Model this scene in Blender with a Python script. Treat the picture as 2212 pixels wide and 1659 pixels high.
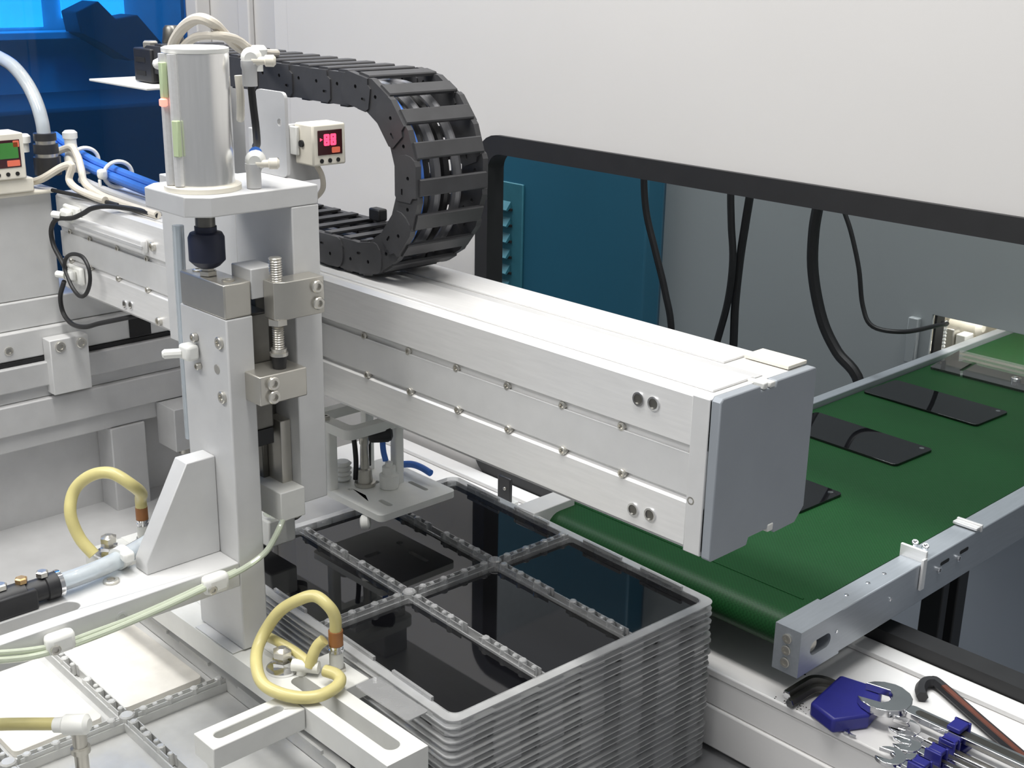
import bpy, bmesh, math, random
from mathutils import Vector, Matrix
from mathutils.geometry import tessellate_polygon
random.seed(7)
for _o in list(bpy.data.objects):
    bpy.data.objects.remove(_o)
scene = bpy.context.scene
COL = scene.collection

# ------------------------------------------------------------------ camera
cam_d = bpy.data.cameras.new('camera')
cam = bpy.data.objects.new('camera', cam_d)
COL.objects.link(cam)
YAW, PITCH, ROLL = 0.80619499, 0.32155907, -0.01819856
fwd = Vector((-math.sin(YAW) * math.cos(PITCH), math.cos(YAW) * math.cos(PITCH), -math.sin(PITCH)))
rt = fwd.cross(Vector((0, 0, 1))).normalized()
dn = fwd.cross(rt)
cr, sr = math.cos(ROLL), math.sin(ROLL)
rt, dn = cr * rt + sr * dn, -sr * rt + cr * dn
m3 = Matrix((rt, -dn, -fwd)).transposed()
cam.matrix_world = Matrix.Translation((0.5722, -0.7701, 0.3241)) @ m3.to_4x4()
cam_d.sensor_fit = 'HORIZONTAL'
cam_d.sensor_width = 36.0
cam_d.lens = 2753.7 / 2212.0 * 36.0
cam_d.clip_start = 0.02
cam_d.clip_end = 60
scene.camera = cam

# ------------------------------------------------------------------ world, light, exposure
world = bpy.data.worlds.new('world')
scene.world = world
world.use_nodes = True
_bg = world.node_tree.nodes['Background']
_bg.inputs[0].default_value = (0.93, 0.96, 1.0, 1)
_bg.inputs[1].default_value = 0.30
scene.view_settings.view_transform = 'Standard'
scene.view_settings.look = 'None'
scene.view_settings.gamma = 1.0
scene.view_settings.exposure = 0.0
scene.view_settings.use_curve_mapping = False
scene.cycles.transparent_max_bounces = 48
scene.cycles.max_bounces = 10


def area_lamp(name, loc, target, sx, sy, power, color=(1, 1, 1)):
    d = bpy.data.lights.new(name, 'AREA')
    d.shape = 'RECTANGLE'
    d.size, d.size_y = sx, sy
    d.energy = power
    d.color = color
    o = bpy.data.objects.new(name, d)
    COL.objects.link(o)
    o.location = loc
    o.rotation_euler = (Vector(target) - Vector(loc)).to_track_quat('-Z', 'Y').to_euler()
    return o


# fluorescent strips above the enclosure, and two fill lamps added beyond its walls
area_lamp('ceiling_tube_light', (-0.35, -0.30, 1.75), (-0.35, -0.25, 0), 1.9, 0.35, 46, (1.0, 0.985, 0.955))
area_lamp('ceiling_tube_light', (-0.9, -1.7, 1.9), (-0.6, 0.1, 0.0), 1.8, 0.4, 42, (1.0, 0.985, 0.96))
area_lamp('ceiling_tube_light', (-0.5, 0.95, 2.3), (-0.5, 1.05, 0), 2.2, 0.3, 62, (0.95, 0.99, 1.0))  # fill lamp added to brighten the cabinets beyond the opening
area_lamp('ceiling_tube_light', (-2.4, 0.6, 2.1), (-2.6, 0.8, 0), 0.4, 1.8, 40, (0.95, 0.99, 1.0))  # fill lamp added to brighten the hall behind the blue acrylic

# ------------------------------------------------------------------ materials


def nt_of(name):
    m = bpy.data.materials.new(name)
    m.use_nodes = True
    return m, m.node_tree.nodes, m.node_tree.links, m.node_tree.nodes['Principled BSDF']


def mat(name, col, rough=0.5, metal=0.0, var=0.06, scale=40.0, bump=0.0, emit=None, estr=0.0, stretch=None, spec=0.5, coat=0.0):
    """Principled surface with a fine procedural mottling of colour and gloss."""
    m, n, l, b = nt_of(name)
    tc = n.new('ShaderNodeTexCoord')
    mp = n.new('ShaderNodeMapping')
    l.new(tc.outputs['Object'], mp.inputs[0])
    if stretch:
        mp.inputs['Scale'].default_value = stretch
    nz = n.new('ShaderNodeTexNoise')
    nz.inputs['Scale'].default_value = scale
    nz.inputs['Detail'].default_value = 4
    l.new(mp.outputs[0], nz.inputs['Vector'])
    cr_ = n.new('ShaderNodeValToRGB')
    lo = [max(0, c * (1 - var)) for c in col]
    hi = [min(1, c * (1 + var)) for c in col]
    cr_.color_ramp.elements[0].position = 0.3
    cr_.color_ramp.elements[1].position = 0.7
    cr_.color_ramp.elements[0].color = (*lo, 1)
    cr_.color_ramp.elements[1].color = (*hi, 1)
    l.new(nz.outputs['Fac'], cr_.inputs[0])
    l.new(cr_.outputs[0], b.inputs['Base Color'])
    mr = n.new('ShaderNodeMapRange')
    mr.inputs['To Min'].default_value = max(0.0, rough * 0.95)
    mr.inputs['To Max'].default_value = min(1.0, rough * 1.05)
    l.new(nz.outputs['Fac'], mr.inputs['Value'])
    l.new(mr.outputs[0], b.inputs['Roughness'])
    b.inputs['Metallic'].default_value = metal
    b.inputs['Specular IOR Level'].default_value = spec
    b.inputs['Coat Weight'].default_value = coat
    if bump:
        bp = n.new('ShaderNodeBump')
        bp.inputs['Strength'].default_value = bump
        bp.inputs['Distance'].default_value = 0.001
        l.new(nz.outputs['Fac'], bp.inputs['Height'])
        l.new(bp.outputs[0], b.inputs['Normal'])
    if emit:
        b.inputs['Emission Color'].default_value = (*emit, 1)
        b.inputs['Emission Strength'].default_value = estr
    return m


def clear_mat(name, col=(0.9, 0.92, 0.92), diffuse=0.12, gloss=1.0, rough=0.08, ior=1.49, base=0.03):
    """Thin clear plastic: see-through, a little milky, mirror-like at grazing angles."""
    m, n, l, b = nt_of(name)
    n.remove(b)
    out = n['Material Output']
    tr = n.new('ShaderNodeBsdfTransparent')
    tr.inputs[0].default_value = (*col, 1)
    df = n.new('ShaderNodeBsdfDiffuse')
    df.inputs[0].default_value = (*[min(1, c) for c in col], 1)
    nz = n.new('ShaderNodeTexNoise')
    nz.inputs['Scale'].default_value = 60
    mr = n.new('ShaderNodeMapRange')
    mr.inputs['To Min'].default_value = diffuse * 0.88
    mr.inputs['To Max'].default_value = diffuse * 1.12
    tc = n.new('ShaderNodeTexCoord')
    l.new(tc.outputs['Object'], nz.inputs['Vector'])
    l.new(nz.outputs['Fac'], mr.inputs['Value'])
    mx = n.new('ShaderNodeMixShader')
    l.new(mr.outputs[0], mx.inputs[0])
    l.new(tr.outputs[0], mx.inputs[1])
    l.new(df.outputs[0], mx.inputs[2])
    gl = n.new('ShaderNodeBsdfGlossy')
    gl.inputs['Roughness'].default_value = rough
    gl.inputs['Color'].default_value = (gloss, gloss, gloss, 1)
    fr = n.new('ShaderNodeFresnel')
    fr.inputs['IOR'].default_value = ior
    ad = n.new('ShaderNodeMath')
    ad.inputs[1].default_value = base
    l.new(fr.outputs[0], ad.inputs[0])
    m2 = n.new('ShaderNodeMixShader')
    l.new(ad.outputs[0], m2.inputs[0])
    l.new(mx.outputs[0], m2.inputs[1])
    l.new(gl.outputs[0], m2.inputs[2])
    l.new(m2.outputs[0], out.inputs['Surface'])
    return m


def belt_mat():
    m, n, l, b = nt_of('green_belt')
    tc = n.new('ShaderNodeTexCoord')
    wv = n.new('ShaderNodeTexChecker')
    wv.inputs['Scale'].default_value = 420
    wv.inputs[1].default_value = (0.0052, 0.046, 0.011, 1)
    wv.inputs[2].default_value = (0.0085, 0.064, 0.016, 1)
    l.new(tc.outputs['Object'], wv.inputs['Vector'])
    nz = n.new('ShaderNodeTexNoise')
    nz.inputs['Scale'].default_value = 9
    nz.inputs['Detail'].default_value = 6
    l.new(tc.outputs['Object'], nz.inputs['Vector'])
    mx = n.new('ShaderNodeMix')
    mx.data_type = 'RGBA'
    mx.blend_type = 'MULTIPLY'
    mx.inputs['Factor'].default_value = 0.35
    l.new(wv.outputs['Color'], mx.inputs[6])
    l.new(nz.outputs['Fac'], mx.inputs[7])
    l.new(mx.outputs[2], b.inputs['Base Color'])
    b.inputs['Roughness'].default_value = 0.45
    b.inputs['Specular IOR Level'].default_value = 0.25
    bp = n.new('ShaderNodeBump')
    bp.inputs['Strength'].default_value = 0.25
    bp.inputs['Distance'].default_value = 0.0006
    l.new(wv.outputs['Fac'], bp.inputs['Height'])
    l.new(bp.outputs[0], b.inputs['Normal'])
    return m


M = {}
M['alu'] = mat('anodised_aluminium', (0.80, 0.795, 0.785), 0.38, 0.35, 0.03, 30, stretch=(1, 12, 12))
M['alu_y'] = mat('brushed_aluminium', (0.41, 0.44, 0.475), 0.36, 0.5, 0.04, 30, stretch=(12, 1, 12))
M['alu_dull'] = mat('matte_machined_aluminium', (0.64, 0.64, 0.635), 0.5, 0.2, 0.04, 30)
M['alu_grey'] = mat('grey_machined_aluminium', (0.55, 0.55, 0.55), 0.5, 0.25, 0.05, 25)
M['cap'] = mat('blue_grey_anodised_plate', (0.30, 0.325, 0.355), 0.5, 0.15, 0.03, 20)  # shade on the beam's end face is put into this darker blue-grey
M['steel'] = mat('nickel_plated_steel', (0.55, 0.53, 0.48), 0.32, 0.8, 0.02, 60)
M['steel_dark'] = mat('dark_hardened_steel', (0.16, 0.155, 0.14), 0.35, 0.8, 0.1, 60)
M['chrome_soft'] = mat('drawn_silver_tube', (0.86, 0.855, 0.84), 0.24, 0.85, 0.03, 20, stretch=(14, 14, 1))
M['chrome'] = mat('polished_chrome', (0.82, 0.82, 0.83), 0.1, 1.0, 0.04, 60)
M['bolt'] = mat('zinc_bolt', (0.62, 0.60, 0.55), 0.28, 0.85, 0.08, 120)
M['brass'] = mat('warm_brass', (0.55, 0.36, 0.17), 0.35, 0.7, 0.1, 80)
M['copper'] = mat('brown_ring_plastic', (0.34, 0.14, 0.045), 0.45, 0.1, 0.1, 80)
M['white'] = mat('white_painted_panel', (0.575, 0.562, 0.548), 0.5, 0.0, 0.015, 3)
M['white_ledge'] = mat('white_coated_sheet', (0.72, 0.71, 0.70), 0.42, 0.0, 0.03, 14)
M['white_pl'] = mat('white_nylon', (0.82, 0.82, 0.78), 0.4, 0.0, 0.03, 60)
M['white_part'] = mat('white_matte_part', (0.68, 0.68, 0.65), 0.5, 0.0, 0.03, 60)
M['cream'] = mat('cream_plastic', (0.78, 0.74, 0.64), 0.45, 0.0, 0.03, 60)
M['beige_cable'] = mat('beige_cable_jacket', (0.66, 0.61, 0.52), 0.45, 0.0, 0.04, 60)
M['grey_cable'] = mat('grey_cable_jacket', (0.20, 0.20, 0.21), 0.4)
M['black'] = mat('black_rubber', (0.012, 0.012, 0.013), 0.5, 0.0, 0.1, 50)
M['black_pl'] = mat('black_nylon', (0.022, 0.022, 0.024), 0.42, 0.0, 0.12, 60, bump=0.1)
M['chain'] = mat('charcoal_chain_plastic', (0.045, 0.045, 0.048), 0.45, 0.0, 0.12, 50, bump=0.15)
M['navy'] = mat('navy_rubber_joint', (0.014, 0.018, 0.04), 0.5, 0.0, 0.1, 60)
M['yellow'] = mat('yellow_pu_hose', (0.62, 0.55, 0.24), 0.35, 0.0, 0.05, 60)
M['blue_hose'] = mat('blue_pu_hose', (0.05, 0.18, 0.62), 0.35, 0.0, 0.08, 60)
M['blue_tool'] = mat('royal_blue_plastic', (0.022, 0.024, 0.22), 0.4, 0.0, 0.06, 60)
M['glass'] = mat('black_screen_glass', (0.004, 0.004, 0.005), 0.03, 0.0, 0.05, 20, spec=0.8)
M['belt'] = belt_mat()
M['belt_edge'] = mat('black_belt_edge', (0.015, 0.017, 0.016), 0.6)
M['floor'] = mat('grey_epoxy_floor', (0.34, 0.36, 0.39), 0.5, 0.0, 0.05, 3)
M['base'] = mat('grey_base_plate', (0.30, 0.30, 0.305), 0.45, 0.1, 0.05, 6)
M['teal'] = mat('teal_blue_cabinet_paint', (0.028, 0.135, 0.21), 0.32, 0.0, 0.05, 3)
M['grey_panel'] = mat('grey_cabinet_paint', (0.35, 0.375, 0.38), 0.22, 0.0, 0.03, 3)
M['grey_low'] = mat('slate_cabinet_paint', (0.38, 0.41, 0.46), 0.4, 0.0, 0.04, 3)
M['slot'] = mat('dark_slot', (0.01, 0.01, 0.011), 0.7)
M['pink_led'] = mat('pink_led', (0.9, 0.3, 0.25), 0.4, emit=(1.0, 0.32, 0.24), estr=1.1)
M['red_led'] = mat('red_digits', (0.9, 0.05, 0.1), 0.4, emit=(1.0, 0.045, 0.12), estr=2.2)
M['dim_led'] = mat('dim_orange_digits', (0.5, 0.12, 0.07), 0.4, emit=(1.0, 0.18, 0.1), estr=0.28)
M['green_lcd'] = mat('green_lcd', (0.05, 0.2, 0.04), 0.25, emit=(0.12, 0.5, 0.08), estr=0.07)
M['lcd_dark'] = mat('dark_display_window', (0.05, 0.012, 0.014), 0.2)
M['green_tag'] = mat('pale_green_switch', (0.55, 0.66, 0.40), 0.5)
M['rust'] = mat('reddish_brown_paint', (0.13, 0.04, 0.024), 0.5, 0.1, 0.12, 60)
M['foam'] = mat('cream_foam_sheet', (0.74, 0.71, 0.65), 0.7, 0.0, 0.08, 40)  # cream tone stands for reflections in the low tray pockets
M['dirt'] = mat('dark_grit', (0.06, 0.055, 0.05), 0.9)
M['tray'] = clear_mat('clear_tray_plastic', (0.985, 0.99, 0.99), 0.29, 1.0, 0.06, 1.5, 0.07)
M['tray_side'] = clear_mat('clear_tray_plastic_stacked', (0.97, 0.975, 0.975), 0.22, 1.0, 0.09, 1.5, 0.06)
M['tray_edge'] = clear_mat('clear_tray_rim', (0.97, 0.975, 0.975), 0.42, 1.0, 0.08, 1.5, 0.08)
M['tray_milky'] = clear_mat('milky_tray_plastic', (0.97, 0.97, 0.95), 0.6, 0.8, 0.12, 1.45, 0.04)
M['clear_hose'] = clear_mat('clear_pu_hose', (0.82, 0.88, 0.92), 0.5, 0.9, 0.1, 1.45, 0.05)
M['pale_tube'] = clear_mat('pale_green_tube', (0.80, 0.86, 0.70), 0.55, 0.9, 0.1, 1.45, 0.05)
M['acrylic'] = clear_mat('clear_acrylic_sheet', (0.92, 0.93, 0.92), 0.06, 1.0, 0.03, 1.49, 0.03)
M['blue_acrylic'] = clear_mat('blue_tinted_acrylic', (0.09, 0.40, 0.74), 0.04, 0.9, 0.02, 1.35, 0.0)
M['glow_window'] = mat('daylit_hall_window', (0.8, 0.9, 1.0), 0.5, emit=(0.7, 0.95, 1.0), estr=2.6)
M['hall_wall'] = mat('pale_hall_wall', (0.62, 0.66, 0.68), 0.7)
M['hall_dark'] = mat('dark_hall_equipment', (0.03, 0.03, 0.05), 0.6)
M['lamp_inside'] = mat('lit_tube_cover', (0.9, 0.9, 0.9), 0.5, emit=(1.0, 0.98, 0.93), estr=14.0)

# ------------------------------------------------------------------ mesh helpers


def new():
    return bmesh.new()


def box(bm, x0, x1, y0, y1, z0, z1):
    v = [bm.verts.new(p) for p in ((x0, y0, z0), (x1, y0, z0), (x1, y1, z0), (x0, y1, z0), (x0, y0, z1), (x1, y0, z1), (x1, y1, z1), (x0, y1, z1))]
    for f in ((0, 3, 2, 1), (4, 5, 6, 7), (0, 1, 5, 4), (1, 2, 6, 5), (2, 3, 7, 6), (3, 0, 4, 7)):
        bm.faces.new([v[i] for i in f])
    return bm


def frame_of(d):
    d = d.normalized()
    a = Vector((0, 0, 1)) if abs(d.z) < 0.9 else Vector((1, 0, 0))
    u = d.cross(a).normalized()
    return u, d.cross(u).normalized()


def lathe(bm, p0, axis, prof, seg=20, phase=0.0):
    """Solid of revolution: prof is a list of (distance along axis, radius)."""
    p0 = Vector(p0)
    ax = Vector(axis).normalized()
    u, w = frame_of(ax)
    rings = []
    for t, r in prof:
        rings.append([bm.verts.new(p0 + ax * t + (u * math.cos(2 * math.pi * k / seg + phase) + w * math.sin(2 * math.pi * k / seg + phase)) * r) for k in range(seg)])
    for a, b in zip(rings, rings[1:]):
        for k in range(seg):
            bm.faces.new((a[k], a[(k + 1) % seg], b[(k + 1) % seg], b[k]))
    bm.faces.new(list(reversed(rings[0])))
    bm.faces.new(rings[-1])
    return bm


def cyl(bm, p0, p1, r, seg=16, r2=None):
    p0, p1 = Vector(p0), Vector(p1)
    return lathe(bm, p0, p1 - p0, [(0, r), ((p1 - p0).length, r if r2 is None else r2)], seg)


def smooth_path(pts, n=6, closed=False):
    P = [Vector(p) for p in pts]
    if len(P) < 3:
        return P
    out = []
    N = len(P)
    rng = range(N if closed else N - 1)
    for i in rng:
        p0 = P[(i - 1) % N] if (closed or i > 0) else P[0] * 2 - P[1]
        p1, p2 = P[i], P[(i + 1) % N]
        p3 = P[(i + 2) % N] if (closed or i + 2 < N) else P[-1] * 2 - P[-2]
        for k in range(n):
            t = k / n
            out.append(0.5 * ((2 * p1) + (-p0 + p2) * t + (2 * p0 - 5 * p1 + 4 * p2 - p3) * t * t + (-p0 + 3 * p1 - 3 * p2 + p3) * t ** 3))
    if not closed:
        out.append(P[-1])
    return out


def tube(bm, pts, r, seg=10, n=6, closed=False, smooth=True):
    P = smooth_path(pts, n, closed) if smooth else [Vector(p) for p in pts]
    N = len(P)
    rings = []
    u = None
    for i in range(N):
        if closed:
            d = (P[(i + 1) % N] - P[i - 1]).normalized()
        else:
            d = (P[min(i + 1, N - 1)] - P[max(i - 1, 0)]).normalized()
        if u is None:
            u, w = frame_of(d)
        else:
            u = (u - d * u.dot(d)).normalized()
            w = d.cross(u)
        rings.append([bm.verts.new(P[i] + (u * math.cos(2 * math.pi * k / seg) + w * math.sin(2 * math.pi * k / seg)) * r) for k in range(seg)])
    pairs = list(zip(rings, rings[1:])) + ([(rings[-1], rings[0])] if closed else [])
    for a, b in pairs:
        for k in range(seg):
            bm.faces.new((a[k], a[(k + 1) % seg], b[(k + 1) % seg], b[k]))
    if not closed:
        bm.faces.new(list(reversed(rings[0])))
        bm.faces.new(rings[-1])
    return bm


def plate(bm, outer, holes, lo, hi, axis='z'):
    """Extrude a polygon with holes. axis z: (x,y), axis x: (y,z), axis y: (x,z)."""
    def P(a, b, c):
        return {'z': (a, b, c), 'x': (c, a, b), 'y': (a, c, b)}[axis]
    loops = [outer] + list(holes)
    flat = [p for lp in loops for p in lp]
    tris = tessellate_polygon([[Vector((p[0], p[1], 0)) for p in lp] for lp in loops])
    A = [bm.verts.new(P(p[0], p[1], lo)) for p in flat]
    B = [bm.verts.new(P(p[0], p[1], hi)) for p in flat]
    for t in tris:
        try:
            bm.faces.new([A[i] for i in t])
            bm.faces.new([B[i] for i in reversed(t)])
        except ValueError:
            pass
    k = 0
    for lp in loops:
        n_ = len(lp)
        for i in range(n_):
            j = (i + 1) % n_
            bm.faces.new((A[k + i], A[k + j], B[k + j], B[k + i]))
        k += n_
    bmesh.ops.recalc_face_normals(bm, faces=bm.faces)
    return bm


def rrect(x0, x1, y0, y1, r, n=5):
    pts = []
    for cx, cy, a0 in ((x1 - r, y1 - r, 0), (x0 + r, y1 - r, 90), (x0 + r, y0 + r, 180), (x1 - r, y0 + r, 270)):
        for k in range(n + 1):
            a = math.radians(a0 + 90 * k / n)
            pts.append((cx + r * math.cos(a), cy + r * math.sin(a)))
    return pts


def slot(x0, x1, y0, y1, n=6):
    r = min(x1 - x0, y1 - y0) / 2 * 0.98
    return rrect(x0, x1, y0, y1, r, n)


def circle(cx, cy, r, n=14):
    return [(cx + r * math.cos(2 * math.pi * k / n), cy + r * math.sin(2 * math.pi * k / n)) for k in range(n)]


def origin_of(o):
    v = Vector((0, 0, 0))
    while o:
        v += o.location
        o = o.parent
    return v


def build(name, bm, material, parent=None, bevel=0.0, sharp=35, seg=2):
    """Link a bmesh (in world coordinates) as one mesh object."""
    if parent is None:
        co = [v.co for v in bm.verts]
        lo = Vector([min(c[i] for c in co) for i in range(3)])
        hi = Vector([max(c[i] for c in co) for i in range(3)])
        org = Vector(((lo.x + hi.x) / 2, (lo.y + hi.y) / 2, lo.z))
    else:
        org = origin_of(parent)
    bmesh.ops.translate(bm, verts=bm.verts, vec=-org)
    me = bpy.data.meshes.new(name)
    bm.to_mesh(me)
    bm.free()
    me.materials.append(M[material])
    for p in me.polygons:
        p.use_smooth = True
    me.set_sharp_from_angle(angle=math.radians(sharp))
    o = bpy.data.objects.new(name, me)
    COL.objects.link(o)
    if parent is None:
        o.location = org
    else:
        o.parent = parent
    if bevel:
        b = o.modifiers.new('bevel', 'BEVEL')
        b.width = bevel
        b.segments = seg
        b.limit_method = 'ANGLE'
        b.angle_limit = math.radians(50)
        b.harden_normals = False
    return o


def tag(o, label, cat, group=None):
    o['label'] = label
    o['category'] = cat
    if group:
        o['group'] = group
    return o


def thing(name, loc, label, cat, group=None):
    o = bpy.data.objects.new(name, None)
    o.empty_display_size = 0.02
    COL.objects.link(o)
    o.location = loc
    return tag(o, label, cat, group)


def struct(name, bm, material, bevel=0.0, parent=None):
    o = build(name, bm, material, parent, bevel)
    o['kind'] = 'structure'
    return o


def B(name, parent, material, x0, x1, y0, y1, z0, z1, bevel=0.001, label=None):
    o = build(name, box(new(), x0, x1, y0, y1, z0, z1), material, parent, bevel)
    if label:
        o['label'] = label
    return o


_screw_me = {}


def screw(parent, p, d, r=0.004, h=0.003, material='bolt', name='screw'):
    """Socket-head screw at world point p, head pointing along d (hexagon recess included)."""
    key = (round(r, 5), round(h, 5), material, tuple(d))
    if key not in _screw_me:
        bm = new()
        lathe(bm, (0, 0, 0), d, [(-h * 0.5, r * 0.96), (h * 0.75, r), (h, r * 0.86), (h, r * 0.52), (h * 0.35, r * 0.48)], 12)
        me = bpy.data.meshes.new('screw')
        bm.to_mesh(me)
        bm.free()
        me.materials.append(M[material])
        for q in me.polygons:
            q.use_smooth = True
        me.set_sharp_from_angle(angle=math.radians(30))
        _screw_me[key] = me
    o = bpy.data.objects.new(name, _screw_me[key])
    COL.objects.link(o)
    o.parent = parent
    o.location = Vector(p) - origin_of(parent)
    return o


def copy_tree(o, parent=None, loc=None):
    c = o.copy()
    COL.objects.link(c)
    if parent is not None:
        c.parent = parent
    if loc is not None:
        c.location = loc
    for ch in list(o.children):
        copy_tree(ch, c)
    return c


def hose(name, pts, r, material, label, cat, group=None, seg=10, n=6):
    return tag(build(name, tube(new(), pts, r, seg, n), material), label, cat, group)

# ================================================================== SETTING
struct('floor', box(new(), -6, 4, -4, 4, -1.32, -1.3), 'floor')
YW = 0.4145
bm = plate(new(), [(-1.192, -0.95), (1.33, -0.95), (1.33, 1.4), (-1.192, 1.4)], [rrect(-0.725, 1.12, -0.389, 0.087, 0.031)], YW, YW + 0.016, 'y')
struct('wall_back', bm, 'white', 0.001)
bm = plate(new(), rrect(-0.736, 1.14, -0.4005, 0.0995, 0.042, 6), [rrect(-0.711, 1.11, -0.379, 0.0745, 0.023, 6)], YW - 0.007, YW + 0.023, 'y')
struct('trim_1', bm, 'black', 0.003)
struct('trim_2', box(new(), -1.234, -1.193, YW + 0.003, 0.55, -0.95, 1.4), 'white', 0.002)
struct('wall_left', box(new(), -1.69, -1.235, 0.551, 0.566, -0.95, 1.4), 'white', 0.001)
struct('trim_3', box(new(), -1.536, -1.499, 0.538, 0.5505, -0.95, 1.4), 'white', 0.003)
struct('trim_4', box(new(), -1.71, -1.650, 0.520, 0.5505, -0.95, 1.4), 'white', 0.003)
struct('window_1', box(new(), -1.692, -1.686, -1.6, 0.518, -0.95, 1.4), 'blue_acrylic')
# hall seen through the blue acrylic
struct('wall_hall', box(new(), -3.26, -3.2, -1.2, 3.2, -1.3, 2.0), 'hall_wall')
hw = thing('hall_window', (-3.19, 0.93, 0.1), 'bright cyan daylit window seen through the blue panel, top left', 'window')
B('pane', hw, 'glow_window', -3.195, -3.185, 0.60, 0.905, 0.112, 0.62, 0.002)
B('pane', hw, 'glow_window', -3.195, -3.185, 0.965, 1.165, 0.135, 0.62, 0.002)
B('sill', hw, 'hall_wall', -3.195, -3.10, 0.5, 1.2, 0.082, 0.102, 0.002)
eq = build('hall_machine', plate(new(), [(0.93, 0.16), (1.0, 0.19), (1.05, 0.14), (1.12, 0.15), (1.2, 0.06), (1.19, 0.02), (1.08, 0.02), (1.0, 0.07), (0.94, 0.1)], [], -3.12, -3.02, 'x'), 'hall_dark', None, 0.004)
tag(eq, 'dark hanging shape seen through the blue panel beside the bright window', 'machine')
cb = build('hall_cabinet', box(new(), -3.0, -2.6, -0.6, 2.4, -1.3, -0.055), 'hall_dark', None, 0.01)
tag(cb, 'dark low cabinet behind the blue panel, filling its lower part', 'cabinet')

# ------------------------------------------------------------------ neighbouring machine beyond the opening
t = thing('louvred_cabinet', (-1.5, 1.3, -1.3), 'teal blue cabinet with louvred vents seen through the opening', 'cabinet')
B('front_panel', t, 'teal', -2.1, -1.095, 1.2, 1.5, -1.3, 0.5, 0.004)
M['teal_vent'] = mat('teal_vent_plate', (0.04, 0.17, 0.22), 0.4)  # lighter teal copy: stronger light around the vents put into the colour
vp = B('vent_plate', t, 'teal_vent', -1.72, -1.452, 1.194, 1.2, -0.60, -0.15, 0.002)
for k in range(10):
    z = -0.205 - 0.0365 * k
    bm = new()
    plate(bm, [(1.194, z + 0.012), (1.180, z - 0.006), (1.183, z - 0.009), (1.194, z - 0.002)], [], -1.70, -1.49, 'x')
    lv = build('louvre', bm, 'teal_vent', t)
    B('louvre_gap', lv, 'slot', -1.70, -1.484, 1.190, 1.1945, z - 0.0085, z - 0.003, 0)

t = thing('grey_cabinet', (-0.4, 1.3, -1.3), 'smooth grey cabinet front with low entrance slot for the green belt', 'cabinet')
bm = plate(new(), [(-1.09, -0.56), (1.2, -0.56), (1.2, 0.5), (-1.09, 0.5)], [[(-0.475, -0.36), (0.15, -0.36), (0.15, -0.252), (-0.475, -0.252)]], 1.25, 1.256, 'y')
build('front_panel', bm, 'grey_panel', t, 0.001)
B('lower_panel', t, 'grey_low', -1.09, 1.2, 1.262, 1.30, -1.3, -0.562, 0.002)
B('guide_strip', t, 'grey_panel', -0.515, -0.495, 1.238, 1.25, -0.345, -0.262, 0.002)
B('side_liner', t, 'black', -0.475, -0.470, 1.257, 1.286, -0.37, -0.24, 0.001)
B('chamber_side', t, 'cream', -0.60, -0.59, 1.257, 1.78, -0.42, -0.1305, 0.001)
B('chamber_floor', t, 'cream', -0.5895, -0.4435, 1.257, 1.78, -0.42, -0.41, 0.001)
B('chamber_back', t, 'cream', -0.60, 0.3, 1.78, 1.80, -0.4, -0.1, 0.001)
B('chamber_top', t, 'white', -0.60, 0.3, 1.256, 1.8, -0.13, -0.12, 0.001)
lm = B('chamber_lamp', t, 'lamp_inside', -0.52, 0.05, 1.31, 1.35, -0.16, -0.1405, 0.002)
t = thing('roller_bracket', (-0.42, 1.45, -0.31), 'cream roller and brackets inside the lit entrance of the grey cabinet', 'bracket')
lathe(bm := new(), (-0.515, 1.40, -0.302), (1, 0, 0.05), [(0, 0.010), (0.012, 0.016), (0.055, 0.016), (0.064, 0.008)], 18)
build('roller', bm, 'cream', t)
B('block', t, 'steel', -0.500, -0.470, 1.325, 1.350, -0.335, -0.292, 0.002)
B('block', t, 'white_part', -0.468, -0.449, 1.33, 1.36, -0.325, -0.300, 0.002)
B('upright', t, 'steel', -0.545, -0.520, 1.37, 1.40, -0.409, -0.268, 0.002)
B('shelf', t, 'white_part', -0.56, -0.446, 1.31, 1.44, -0.345, -0.3355, 0.001)
# beaded edge of the strip curtain at the entrance
t = thing('bead_chain', (-0.447, 1.252, -0.31), 'white bead chain hanging at the side of the belt entrance', 'chain')
for k in range(9):
    bm = new()
    bmesh.ops.create_icosphere(bm, subdivisions=1, radius=0.0034, matrix=Matrix.Translation((-0.447, 1.247, -0.259 - 0.0062 * k)))
    build('bead', bm, 'white_pl', t)

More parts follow.
